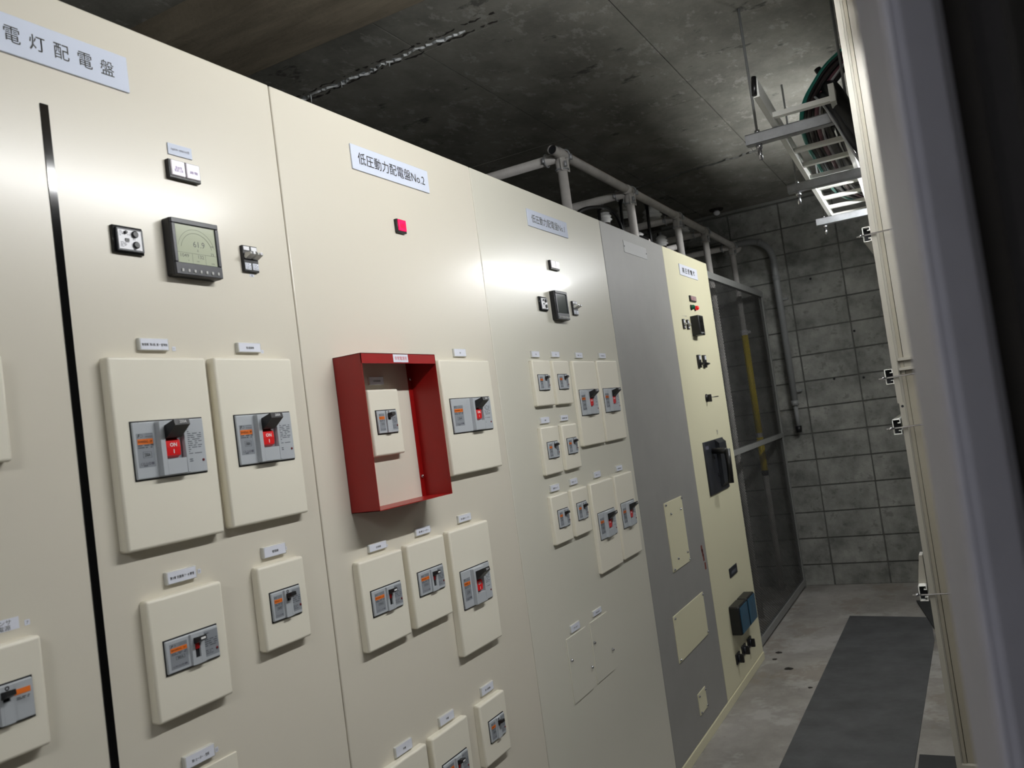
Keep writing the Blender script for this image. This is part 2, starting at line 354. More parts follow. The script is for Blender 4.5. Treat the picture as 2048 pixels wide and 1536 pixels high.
# ------------------------------------------------------------------ circuit breakers
CACHE = {}
def cached(key, fn):
    if key not in CACHE: CACHE[key] = fn()
    return CACHE[key]
def breaker(cov, brk, D, kind, rating, label, mirror=False, boss=None, m='cover'):
    y0, y1, z0, z1 = cov; yc, zc = (y0 + y1) / 2, (z0 + z1) / 2; hw, hh = (y1 - y0) / 2, (z1 - z0) / 2
    t = thing('circuit_breaker', (0, yc, zc), label, 'breaker', 'circuit breakers on the switchboards')
    kc = ('cov', round(hw, 3), round(hh, 3), D)
    obj('cover', cached(kc, lambda: MB().box(0.0005, D, -hw, hw, -hh, hh, min(0.005, D * 0.3), 3, True).mesh('cover')), m, t)
    w, h = brk[1] - brk[0], brk[3] - brk[2]; o = Vector((0, (brk[0] + brk[1]) / 2 - yc, (brk[2] + brk[3]) / 2 - zc))
    w = round(w, 3); h = round(h, 3); kb = (kind, w, h, D, mirror)
    Y = lambda f: (0.5 - f if mirror else f - 0.5) * w
    Z = lambda f: (f - 0.5) * h
    def ybox(b, x0, x1, f0, f1, g0, g1, bev=0, seg=2): a, c = sorted((Y(f0), Y(f1))); b.box(x0, x1, a, c, Z(g0), Z(g1), bev, seg, bool(bev)); return b
    rnd = random.Random(11)
    obj('gap_frame', cached(kb + ('gap',), lambda: MB().box(D - 0.006, D + 0.0012, -w / 2 - 0.0016, w / 2 + 0.0016, -h / 2 - 0.0022, h / 2 + 0.0022).mesh('gap_frame')), 'dark_gap', t, o)
    body = obj('breaker_body', cached(kb + ('body',), lambda: MB().box(0.001, D + 0.005, -w / 2, w / 2, -h / 2, h / 2, 0.0018, 2, True).mesh('breaker_body')), 'breaker', t, o)
    F = D + 0.0052
    if kind == 'L':
        b0, b1 = boss or (0.28, 0.69); bw = b1 - b0; w0, w1 = b0 + 0.22 * bw, b0 + 0.89 * bw
        def mk_boss():
            b = MB(); X1 = D + 0.015
            a = [(0.003, Y(b0) - 0.001), (X1, Y(b0) + 0.004), (X1, Y(w0)), (0.003, Y(w0))]
            b.prism(a, Z(0.02), Z(0.985), 'z')
            ybox(b, 0.003, X1, w1, b1, 0.02, 0.985, 0.001, 1); ybox(b, 0.003, X1, w0, w1, 0.02, 0.30, 0.0005, 1); ybox(b, 0.003, X1, w0, w1, 0.88, 0.985, 0.0005, 1); return b.mesh('boss')
        obj('boss', cached(kb + ('boss', b0), mk_boss), 'breaker', body)
        obj('window_shade', cached(kb + ('shade', b0), lambda: ybox(MB(), D + 0.003, D + 0.0055, w0, w1, 0.28, 0.9).mesh('window_shade')), 'breaker_dk', body)
        r0, r1 = w0 + 0.012, w1 - 0.16 * bw
        obj('rocker', cached(kb + ('rock', b0), lambda: MB().prism([(D + 0.002, Z(0.30)), (D + 0.0125, Z(0.36)), (D + 0.0135, Z(0.50)), (D + 0.0125, Z(0.62)), (D + 0.004, Z(0.68))], Y(r0), Y(r1)).mesh('rocker')), 'rocker', body)
        lettering('ON', abs(Y(r1) - Y(r0)) * 0.5, h * 0.07, 'ink_white', body, (D + 0.0138, (Y(r0) + Y(r1)) / 2, Z(0.55)), 0.02, name='on_mark')
        lettering('I', 0.0016, h * 0.07, 'ink_white', body, (D + 0.0138, (Y(r0) + Y(r1)) / 2, Z(0.43)), 0.02, name='on_mark')
        lev = obj('lever', cached(kb + ('lev', b0), lambda: MB().prism([(D + 0.003, Z(0.66)), (D + 0.004, Z(0.87)), (D + 0.040, Z(0.985)), (D + 0.042, Z(0.88)), (D + 0.018, Z(0.68))], Y(w0 + 0.004), Y(r1 + 0.01)).mesh('lever')), 'black', body)
        lettering(rating, abs(Y(r1) - Y(r0)) * 0.5, h * 0.05, 'ink_white', body, (D + 0.0428, (Y(r0) + Y(r1)) / 2 + 0.001, Z(0.935)), 0.01, name='rating_mark')
        l0, l1, g0, g1 = 0.035, min(0.26, b0 - 0.02), 0.2, 0.8
        rr0 = b1 + 0.035
        obj('print', cached(kb + ('pr', b0), lambda: (lambda b: (print_lines(b, F + 0.0003, Y(l0 + 0.01), Y(l1 - 0.01), Z(0.53), Z(0.605), 2, .5, rnd=rnd), print_lines(b, F + 0.0003, Y(l0 + .06), Y(l1 - 0.02), Z(0.215), Z(0.24), 1, .6, rnd=rnd), print_lines(b, F, Y(rr0), Y(0.95), Z(0.34), Z(0.82), 13, .38, rnd=rnd), print_lines(b, F, Y(rr0), Y(0.87), Z(0.2), Z(0.27), 2, .5, rnd=rnd), b.mesh('print'))[-1])(MB())), 'breaker_print', body)
    else:
        b0, b1 = (0.44, 0.69) if kind == 'M' else (0.40, 0.65)
        s0, s1 = (0.50, 0.60) if kind == 'M' else (0.46, 0.585)
        sl, sh_ = (0.22, 0.80) if kind == 'M' else (0.58, 0.82)
        def mk_boss():
            b = MB(); X1 = D + 0.009
            b.prism([(0.003, Y(b0 - 0.03)), (X1, Y(b0)), (X1, Y(s0)), (0.003, Y(s0))], Z(0.015), Z(0.985), 'z'); ybox(b, 0.003, X1, s1, b1, 0.015, 0.985, 0.0005, 1)
            ybox(b, 0.003, X1, s0, s1, 0.015, sl); ybox(b, 0.003, X1, s0, s1, sh_, 0.985); return b.mesh('boss')
        obj('boss', cached(kb + ('boss',), mk_boss), 'breaker', body)
        obj('window_shade', cached(kb + ('shade',), lambda: ybox(MB(), D + 0.003, D + 0.0055, s0, s1, sl - 0.01, sh_ + 0.01).mesh('window_shade')), 'dark_gap', body)
        if kind == 'M':
            obj('rocker', cached(kb + ('rock',), lambda: ybox(MB(), D + 0.004, D + 0.0075, s0, s1, 0.48, 0.66, 0.0008, 1).mesh('rocker')), 'rocker', body)
        lv = (0.70, 0.90)
        obj('lever', cached(kb + ('lev',), lambda: MB().prism([(D + 0.003, Z(lv[0] - .03)), (D + 0.004, Z(lv[1] - .06)), (D + 0.022, Z(lv[1])), (D + 0.023, Z(lv[1] - 0.13)), (D + 0.010, Z(lv[0] - .03))], Y(s0 - 0.015), Y(s1 + 0.035)).mesh('lever')), 'black', body)
        if kind == 'M': obj('rating_mark', cached(kb + ('rm',), lambda: ybox(MB(), D + 0.0229, D + 0.0234, s0 + 0.02, s1 + 0.01, 0.795, 0.855).mesh('rating_mark')), 'ink_white', body)
        else: obj('trip_ring', cached(kb + ('tr',), lambda: MB().torus((D + 0.009, Y((s0 + s1) / 2 - .02), Z(0.92)), (1, 0, 0), 0.0024, 0.0008, 10, 6).mesh('trip_ring')), 'dark_gap', body)
        l0, l1, g0, g1 = 0.06, b0 - 0.055, 0.1, 0.88
        rr0 = b1 + 0.03
        obj('label_sheet', cached(kb + ('rl',), lambda: ybox(MB(), F - 0.0002, F, rr0 - 0.01, 0.985, 0.12, 0.92).mesh('label_sheet')), 'breaker_dk', body)
        obj('print', cached(kb + ('pr',), lambda: (lambda b: (print_lines(b, F + 0.0003, *sorted((Y(l0 + 0.02), Y(l1 - 0.02))), Z(0.52), Z(0.60), 2, .5, rnd=rnd), print_lines(b, F + 0.0003, *sorted((Y(rr0), Y(0.96))), Z(0.42), Z(0.88), 7, .36, rnd=rnd), print_lines(b, F + 0.0003, *sorted((Y(rr0), Y(0.86))), Z(0.18), Z(0.34), 3, .4, rnd=rnd), b.mesh('print'))[-1])(MB())), 'breaker_print', body)
    # left rating label with logo, orange strip, model text, rating box, approval marks
    if not mirror:
        obj('label_sheet', cached(kb + ('ls',), lambda: ybox(MB(), F - 0.0002, F, l0, l1, g0, g1).mesh('label_sheet')), 'breaker_dk', body)
        lw = (l1 - l0) * w; yc_ = Y((l0 + l1) / 2)
        oz0, oz1 = (0.605, 0.70) if kind == 'L' else (0.615, 0.745)
        obj('orange_strip', cached(kb + ('os',), lambda: ybox(MB(), F, F + 0.0003, l0 + 0.01, l1 - 0.01, oz0, oz1).mesh('orange_strip')), 'orange', body)
        lettering('BW400EAG' if kind == 'L' else 'BW250EAG' if kind == 'M' else 'BW32AAG', lw * 0.56, h * 0.045, 'ink', body, (F + 0.0005, yc_ - lw * 0.14, Z((oz0 + oz1) / 2)), 0.0, name='model_print')
        lettering('3P', lw * 0.14, h * 0.035, 'ink', body, (F + 0.0005, yc_ + lw * 0.33, Z((oz0 + oz1) / 2)), name='model_print')
        lz = oz1 + (0.055 if kind == 'L' else 0.06)
        lettering('F', lw * 0.14, h * 0.065, 'ink', body, (F + 0.0002, yc_ - lw * 0.36, Z(lz)), 0.03, name='logo', slant=0.3)
        obj('logo', cached(kb + ('lg',), lambda: MB().torus((F, 0, 0), (1, 0, 0), min(h * 0.028, lw * 0.07), 0.0003, 12, 4, 0.6, 5.8).mesh('logo')), 'breaker_print', body, (0, yc_ - lw * 0.20, Z(lz)))
        lettering('FUJI AUTO', lw * 0.42, h * 0.022, 'breaker_print', body, (F + 0.0002, yc_ + lw * 0.24, Z(lz + 0.03)), name='maker_print')
        lettering('BREAKER', lw * 0.42, h * 0.022, 'ink_grey', body, (F + 0.0002, yc_ + lw * 0.24, Z(lz - 0.015)), name='maker_print')
        lettering(rating, lw * 0.34, h * 0.06, 'ink', body, (F + 0.0003, yc_ + lw * 0.05, Z(0.42)), 0.0, name='rating_print')
        def ring():
            b = MB(); a, c, e, f, q = -lw * 0.25, lw * 0.25, -h * 0.055, h * 0.055, 0.0004
            b.box(F, F + .0002, a, c, e, e + q); b.box(F, F + .0002, a, c, f - q, f); b.box(F, F + .0002, a, a + q, e, f); b.box(F, F + .0002, c - q, c, e, f); return b.mesh('rating_frame')
        obj('rating_frame', cached(kb + ('rf',), ring), 'breaker_print', body, (0, yc_ + lw * 0.05, Z(0.42)))
        lettering('CE△◎■', lw * 0.8, h * 0.05, 'ink_grey', body, (F + 0.0003, yc_, Z(0.265 if kind == 'L' else 0.18)), name='approval_print')
    else:
        obj('orange_strip', cached(kb + ('os',), lambda: ybox(MB(), F, F + 0.0003, 0.06, 0.36, 0.66, 0.80).mesh('orange_strip')), 'orange', body)
    obj('trip_button', cached(kb + ('bt',), lambda: MB().lathe([(0.0024, D + 0.004), (0.0024, D + 0.0062), (0.0016, D + 0.0066)], 12).mesh('trip_button')), mat_trip, body, (0, Y(0.945), Z(0.22 if kind == 'L' else 0.30)))
    return t
mat_trip = mat('dark red button', (110, 24, 34), 0.4)
breaker((0.916, 1.121, 1.413, 1.737), (0.945, 1.093, 1.529, 1.625), 0.021, 'L', '250A', 'large cream cover with red ON rocker marked 250A, left of two under the lit meter')
breaker((1.141, 1.348, 1.416, 1.738), (1.173, 1.321, 1.530, 1.625), 0.021, 'L', '200A', 'large cream cover with red ON rocker marked 200A, right of two under the lit meter')
breaker((0.941, 1.100, 1.127, 1.329), (0.964, 1.075, 1.202, 1.256), 0.019, 'M', '200A', 'medium cream breaker cover with black slot, directly below the 250A cover')
breaker((1.190, 1.316, 1.171, 1.332), (1.212, 1.291, 1.224, 1.278), 0.019, 'S', '50A', 'small cream breaker cover directly below the 200A cover near the first seam')
breaker((0.620, 0.746, 1.581, 1.738), (0.644, 0.722, 1.632, 1.686), 0.019, 'S', '50A', 'plain right edge of a cream breaker cover at the left photo edge, mid height')
breaker((0.634, 0.760, 1.169, 1.327), (0.660, 0.738, 1.219, 1.273), 0.019, 'S', '50A', 'small cream breaker cover at lower left with its orange strip right of the lever', mirror=True)
breaker((1.595, 1.716, 1.507, 1.666), (1.614, 1.692, 1.560, 1.614), 0.019, 'S', '30A', 'small cream breaker cover mounted inside the red open box')
breaker((1.918, 2.192, 1.425, 1.740), (1.945, 2.159, 1.538, 1.631), 0.020, 'L', '225A', 'wide cream breaker cover with red rocker immediately right of the red open box', boss=(0.44, 0.73))
breaker((1.486, 1.651, 1.082, 1.282), (1.514, 1.624, 1.156, 1.211), 0.019, 'M', '150A', 'cream breaker cover with black slot, leftmost of the three below the red box')
breaker((1.673, 1.835, 1.084, 1.285), (1.698, 1.807, 1.157, 1.213), 0.019, 'M', '125A', 'cream breaker cover with black slot, middle of the three below the red box')
breaker((1.859, 2.063, 0.961, 1.286), (1.885, 2.031, 1.078, 1.175), 0.020, 'L', '225A', 'tall cream breaker cover with red rocker, rightmost of the three below the red box')
breaker((1.500, 1.651, 0.623, 0.825), (1.520, 1.630, 0.695, 0.750), 0.019, 'M', '100A', 'breaker cover of which only the top edge shows at the bottom photo edge, second switchboard')
breaker((1.675, 1.836, 0.623, 0.824), (1.701, 1.811, 0.695, 0.750), 0.019, 'M', '100A', 'cream breaker cover half cut by the bottom photo edge, left of the small bottom one')
breaker((1.897, 2.033, 0.663, 0.823), (1.930, 2.008, 0.716, 0.770), 0.019, 'S', '50A', 'small cream breaker cover lowest on the right of the second switchboard')
SMALL = [((2.490, 2.624, 1.590, 1.744), (2.515, 2.592, 1.643, 1.694), 'first small cover in the top row of the shiny third switchboard'),
         ((2.648, 2.779, 1.590, 1.744), (2.671, 2.748, 1.643, 1.694), 'second small cover in the top row of the shiny third switchboard'),
         ((2.486, 2.619, 1.362, 1.520), (2.515, 2.594, 1.415, 1.468), 'left small cover in the middle row of the shiny third switchboard'),
         ((2.650, 2.775, 1.362, 1.519), (2.674, 2.752, 1.416, 1.469), 'right small cover in the middle row of the shiny third switchboard'),
         ((2.491, 2.627, 1.133, 1.292), (2.524, 2.604, 1.184, 1.241), 'first small cover in the bottom row of the shiny third switchboard'),
         ((2.655, 2.791, 1.132, 1.292), (2.681, 2.762, 1.185, 1.242), 'second small cover in the bottom row of the shiny third switchboard')]
for c, b, l in SMALL: breaker(c, b, 0.015, 'S', '30A', l)
TALL = [((2.819, 3.030, 1.430, 1.744), (2.837, 2.994, 1.542, 1.635), 'upper left tall cover with red rocker on the shiny third switchboard'),
        ((3.050, 3.262, 1.430, 1.747), (3.070, 3.224, 1.543, 1.635), 'upper right tall cover with red rocker beside the grey switchboard'),
        ((2.825, 3.040, 0.968, 1.292), (2.851, 3.010, 1.086, 1.181), 'lower left tall cover with red rocker on the shiny third switchboard'),
        ((3.062, 3.258, 0.972, 1.294), (3.087, 3.231, 1.088, 1.183), 'lower right tall cover with red rocker beside the grey switchboard')]
for c, b, l in TALL: breaker(c, b, 0.015, 'L', '100A', l)

# ------------------------------------------------------------------ blank cover plates
def plate(y0, y1, z0, z1, label, m, screws, th=0.002, group='blank cover plates'):
    t = thing('cover_plate', (0, (y0 + y1) / 2, (z0 + z1) / 2), label, 'cover plate', group); yc, zc = (y0 + y1) / 2, (z0 + z1) / 2
    MB().box(0.0002, th, y0 - yc, y1 - yc, z0 - zc, z1 - zc, 0.0007, 1, True).build('plate', m, t)
    for (y, z) in screws:
        s = obj('screw', cached('screw', lambda: MB().lathe([(0.0055, 0), (0.0055, 0.003), (0.004, 0.006), (0.0015, 0.0075)], 12).mesh('screw')), 'silver', t, (th, y - yc, z - zc))
    return t
plate(0.946, 1.104, 0.815, 1.021, 'thin cream blank plate at the bottom photo edge of the nearest switchboard', 'cover', [(0.955, 0.93), (1.095, 0.90)], 0.004)
plate(2.488, 2.646, 0.622, 0.830, 'left of two thin cream blank plates low on the shiny third switchboard', 'cream_gloss', [(2.502, 0.759), (2.650, 0.691)], 0.0035)
plate(2.683, 2.841, 0.624, 0.831, 'right of two thin cream blank plates low on the shiny third switchboard', 'cream_gloss', [(2.695, 0.761), (2.844, 0.694)], 0.0035)
plate(3.633, 3.895, 0.802, 1.108, 'upright cream plate with six screws, topmost of three on the grey switchboard', 'hv_cream', [(3.702, 1.051), (3.852, 1.052), (3.717, 0.847), (3.862, 0.849), (3.645, 1.098), (3.885, 1.098), (3.645, 0.812), (3.885, 0.812)], 0.004)
plate(3.542, 4.013, 0.428, 0.629, 'wide cream plate, middle of three on the grey switchboard', 'hv_cream', [(3.556, 0.618), (4.0, 0.618), (4.0, 0.44), (3.556, 0.44)], 0.004)
plate(3.724, 3.842, 0.140, 0.234, 'smallest cream plate near the floor on the grey switchboard', 'hv_cream', [(3.735, 0.222), (3.832, 0.222), (3.832, 0.15), (3.735, 0.15)], 0.004)
t = plate(3.593, 3.905, 2.245, 2.300, 'blank pale name plate at the top of the grey switchboard', mat('blank plate', (170, 171, 170), 0.45), [], 0.002)
for y in (3.60, 3.898): MB().lathe([(0.003, 0), (0.003, 0.0012)], 8).build('screw_hole', 'dark_gap', t, (0.002, y - 3.749, 0))

# ------------------------------------------------------------------ circuit tags and number stickers
def circuit_tag(y0, y1, z0, z1, body, label, d=0.008, tw=0.7):
    t = thing('circuit_tag', (0, (y0 + y1) / 2, (z0 + z1) / 2), label, 'tag', 'circuit tags above the breakers'); hw, hh = (y1 - y0) / 2, (z1 - z0) / 2
    MB().box(0, d - 0.0004, -hw - 0.002, hw + 0.002, -hh - 0.001, hh + 0.001, 0.0012, 2, True).build('holder', 'clear', t)
    MB().box(d - 0.0006, d, -hw + 0.0005, hw - 0.0005, -hh + 0.0005, hh - 0.0005).build('card', 'card', t)
    if body: lettering(body, (y1 - y0) * tw, 0.0052, 'ink', t, (d + 0.0003, 0, -0.0008), 0.004)
    return t
def sticker(y0, y1, z0, z1, body, label):
    t = thing('number_sticker', (0, (y0 + y1) / 2, (z0 + z1) / 2), label, 'sticker', 'small number stickers beside the tags'); hw, hh = (y1 - y0) / 2, (z1 - z0) / 2
    MB().box(0, 0.0005, -hw, hw, -hh, hh).build('paper', 'card', t); lettering(body, (y1 - y0) * 0.45, 0.004, 'ink_grey', t, (0.0007, 0, 0))
TAGS = [(0.994, 1.052, 1.752, 1.772, '管理棟, 第2棟, 第一道場棟', 'white tag with a full line of text above the 250A breaker cover', .008, .92),
        (1.220, 1.278, 1.752, 1.770, '第2道場棟', 'white tag above the 200A breaker cover', .008, .36),
        (0.996, 1.056, 1.345, 1.365, '第3棟 児童棟 7・8 寮舎', 'white tag above the medium slot breaker under the 250A cover', .008, .86),
        (1.223, 1.281, 1.345, 1.365, '管理棟', 'white tag above the small breaker near the first seam', .008, .3),
        (0.991, 1.052, 1.035, 1.055, '第1 ヒーター・空調', 'white tag at the bottom photo edge of the nearest switchboard', .008, .6),
        (1.626, 1.681, 1.679, 1.698, '非常照明', 'shaded tag above the breaker inside the red open box', .005, .5),
        (2.026, 2.088, 1.753, 1.774, 'EV', 'white tag above the wide breaker right of the red box', .006, .12),
        (1.547, 1.610, 1.294, 1.310, '合併棟', 'white tag above the leftmost of three covers below the red box', .006, .3),
        (1.736, 1.797, 1.298, 1.315, '第1棟 ヒーポン', 'white tag above the middle of three covers below the red box', .006, .7),
        (1.937, 2.000, 1.298, 1.316, '第1道場 ヒーポン', 'white tag above the tall cover right of the red box shadow', .006, .7),
        (1.551, 1.613, 0.829, 0.851, '予備', 'white tag lowest and leftmost on the second switchboard', .006, .18),
        (1.734, 1.797, 0.831, 0.851, '予備', 'white tag in the middle of the lowest row on the second switchboard', .006, .18),
        (1.939, 2.001, 0.835, 0.856, '第一道場棟', 'white tag rightmost in the lowest row on the second switchboard', .006, .45),
        (2.514, 2.570, 1.756, 1.776, '予備', 'first white tag in the top row on the shiny third switchboard', .006, .15),
        (2.670, 2.731, 1.758, 1.777, '予備', 'second white tag in the top row on the shiny third switchboard', .006, .15),
        (2.877, 2.939, 1.757, 1.777, '作業棟 ヒーポン', 'third white tag in the top row on the shiny third switchboard', .006, .65),
        (3.109, 3.175, 1.758, 1.778, '作業棟 動力', 'fourth white tag in the top row on the shiny third switchboard', .006, .6),
        (2.514, 2.578, 1.533, 1.553, '換気', 'left white tag in the middle row on the shiny third switchboard', .006, .18),
        (2.672, 2.731, 1.533, 1.552, '管理棟 空調', 'right white tag in the middle row on the shiny third switchboard', .006, .65),
        (2.519, 2.584, 1.305, 1.326, '浴室棟 ポンプ', 'first white tag in the bottom row on the shiny third switchboard', .006, .6),
        (2.678, 2.737, 1.308, 1.328, '管理棟 ヒーポン', 'second white tag in the bottom row on the shiny third switchboard', .006, .7),
        (2.894, 2.954, 1.308, 1.329, '浴室棟 ヒーポン', 'third white tag in the bottom row on the shiny third switchboard', .006, .65),
        (3.122, 3.185, 1.308, 1.328, '体育館 動力', 'fourth white tag in the bottom row on the shiny third switchboard', .006, .6),
        (2.529, 2.599, 0.839, 0.862, '予備 動力', 'grey shaded tag above the left blank plate on the third switchboard', .005, .5),
        (2.720, 2.793, 0.843, 0.861, '予備 動力', 'grey shaded tag above the right blank plate on the third switchboard', .005, .5)]
for a in TAGS: circuit_tag(*a)
for a in [(1.066, 1.0735, 1.752, 1.760, '11', 'number sticker right of the full line tag over the 250A cover'), (1.286, 1.293, 1.751, 1.758, '12', 'number sticker right of the tag over the 200A cover'),
          (1.066, 1.073, 1.349, 1.357, '13', 'number sticker right of the tag over the medium slot breaker'), (1.286, 1.292, 1.349, 1.356, '14', 'number sticker right of the tag over the small breaker near the seam'),
          (1.060, 1.067, 1.036, 1.044, '15', 'number sticker right of the tag at the bottom photo edge'), (0.749, 0.757, 1.342, 1.350, '7', 'number sticker right of the white paper sign at lower left'),
          (1.617, 1.622, 1.294, 1.300, '21', 'number sticker right of the leftmost tag below the red box'), (1.803, 1.808, 1.300, 1.306, '22', 'number sticker right of the middle tag below the red box')]: sticker(*a)
t = thing('paper_sign', (0, 0.717, 1.3495), 'white paper sign with two lines of lettering at the lower left photo edge', 'sign')
MB().box(0, 0.0007, -0.024, 0.024, -0.0085, 0.0085).build('paper', 'card', t)
lettering('センサ', 0.027, 0.0062, 'ink', t, (0.0009, -0.001, 0.0035)); lettering('電源', 0.018, 0.0068, 'ink', t, (0.0009, 0.002, -0.0042))

# ------------------------------------------------------------------ red open box
y0, y1, z0, z1, dp = 1.506, 1.807, 1.389, 1.743, 0.080
t = thing('red_box', (0, (y0 + y1) / 2, (z0 + z1) / 2), 'red steel open fronted box projecting from the second switchboard', 'box'); hw, hh = (y1 - y0) / 2, (z1 - z0) / 2; q = 0.0016
MB().box(0, dp, -hw, -hw + q, -hh, hh).build('side_plate', 'red', t); MB().box(0, dp, hw - q, hw, -hh, hh).build('side_plate', 'red', t)
b = MB(); b.box(0, dp, -hw, hw, hh - q, hh); b.build('top_plate', 'red', t)
MB().box(dp - q, dp, -hw, hw, hh - 0.0235, hh).build('front_lip', 'red', t)
MB().box(0, dp, -hw, hw, -hh, -hh + q).build('bottom_plate', 'red', t)
MB().box(0.0003, q, hw - 0.018, hw, -hh, hh).build('fixing_flange', 'red', t); MB().box(0.0003, q, -hw, -hw + 0.018, -hh, hh).build('fixing_flange', 'red', t)
for z in (0.125, -0.125): obj('screw', cached('screw2', lambda: MB().lathe([(0.0045, 0), (0.0045, 0.003), (0.0035, 0.006)], 12).mesh('screw')), 'silver', t, (q, hw - 0.011, z))
t = thing('red_box_label', (dp, 1.657, 1.7315), 'white label with red lettering on the front lip of the red box', 'label')
MB().box(0, 0.0006, -0.030, 0.030, -0.0095, 0.0095).build('paper', 'card', t); lettering('非常電源用', 0.049, 0.0095, 'ink_red', t, (0.0008, 0, 0))

# ------------------------------------------------------------------ indicators, meters, relays
def lamp_pair(y0, y1, z0, z1, texts, label, lens='lamp_white'):
    t = thing('indicator_lamp', (0, (y0 + y1) / 2, (z0 + z1) / 2), label, 'indicator lamp', 'indicator lamps on the switchboards'); hw, hh = (y1 - y0) / 2, (z1 - z0) / 2; n = len(texts)
    MB().box(0, 0.009, -hw, hw, -hh, hh, 0.001, 1, True).build('bezel', 'black', t)
    for i in range(n):
        a = -hw + 0.004 + i * (2 * hw - 0.004) / n; b_ = a + (2 * hw - 0.004) / n - 0.004
        le = MB().box(0.006, 0.0125, a, b_, -hh + 0.005, hh - 0.002, 0.0012, 2, True).build('lens', lens, t)
        if texts[i]: lettering(texts[i], (b_ - a) * 0.66, (0.011 if '\n' in texts[i] else 0.0055), 'ink_violet' if lens == 'lamp_white' else 'ink_red' if lens == 'lamp_pink' else mat_dk, le, (0.0128, (a + b_) / 2, -0.001))
    return t
M['dkred'] = mat('dark red ink', (150, 0, 30), 0.5); mat_dk = 'dkred'
lamp_pair(1.098, 1.172, 2.079, 2.115, ['重故障\n電源上昇', '漏電'], 'pair of white square lamps with violet lettering above the lit meter')
lamp_pair(1.820, 1.861, 2.079, 2.115, ['非常\n電源'], 'single glowing red square lamp below the number 2 name sign', 'lamp_red')
lamp_pair(2.755, 2.830, 2.078, 2.112, ['', ''], 'pair of blank white square lamps above the dark meter')
lamp_pair(4.542, 4.651, 2.087, 2.119, ['地絡', ''], 'dull pink lamp window on the far yellow switchboard', 'lamp_pink')
t = thing('rating_plate', (0, 1.135, 2.138), 'small blue grey plate with lettering above the pair of white lamps', 'plate')
MB().box(0, 0.0025, -0.028, 0.028, -0.011, 0.011, 0.0004, 1).build('plate', 'sign', t); lettering('1φ3W 100kVA用', 0.042, 0.0058, 'ink_grey', t, (0.0028, 0, 0), 0.0)
def relay(y0, y1, z0, z1, label):
    t = thing('leakage_relay', (0, (y0 + y1) / 2, (z0 + z1) / 2), label, 'relay', 'earth leakage relays'); hw, hh = (y1 - y0) / 2, (z1 - z0) / 2
    MB().box(0, 0.006, -hw - .002, hw, -hh - .001, hh + .001, 0.001, 1, True).build('flange', 'black_gloss', t)
    MB().box(0, 0.010, -hw + .003, hw - .002, -hh + .002, hh - .003, 0.0015, 2, True).build('window_frame', 'bezel', t)
    MB().box(0.009, 0.0103, -hw + .006, hw - .007, -hh + .006, hh - .007).build('dial_face', 'white', t)
    for (y, z, r) in ((0.3, 0.42, .0062), (0.33, -0.38, .0062), (-0.32, 0.5, .0028)):
        k = MB().lathe([(r, 0.0103), (r, 0.0135), (r * .8, 0.0145)], 16).build('dial_knob', 'black', t, (0, y * hw, z * hh))
    MB().box(0.0103, 0.012, -0.36 * hw, -0.12 * hw, -0.16 * hh, 0.05 * hh).build('test_key', 'black', t)
    b = MB(); r_ = random.Random(5); print_lines(b, 0.0105, -hw * .7, -hw * .1, -hh * .62, -hh * .2, 5, .4, rnd=r_); print_lines(b, 0.0105, -hw * .72, -hw * .35, hh * .2, hh * .65, 4, .35, rnd=r_); print_lines(b, 0.0105, -.2 * hw, .1 * hw, .3 * hh, .4 * hh, 1, .5, rnd=r_); print_lines(b, 0.0105, .15 * hw, .5 * hw, -.02 * hh, .08 * hh, 1, .6, rnd=r_); print_lines(b, 0.0105, .15 * hw, .5 * hw, -.78 * hh, -.68 * hh, 1, .6, rnd=r_); b.build('print', 'ink_grey', t)
relay(0.966, 1.025, 1.922, 1.969, 'black framed relay with white face and two dials, left of the lit meter')
relay(2.629, 2.687, 1.921, 1.969, 'black framed relay with white face and two dials, left of the dark meter')
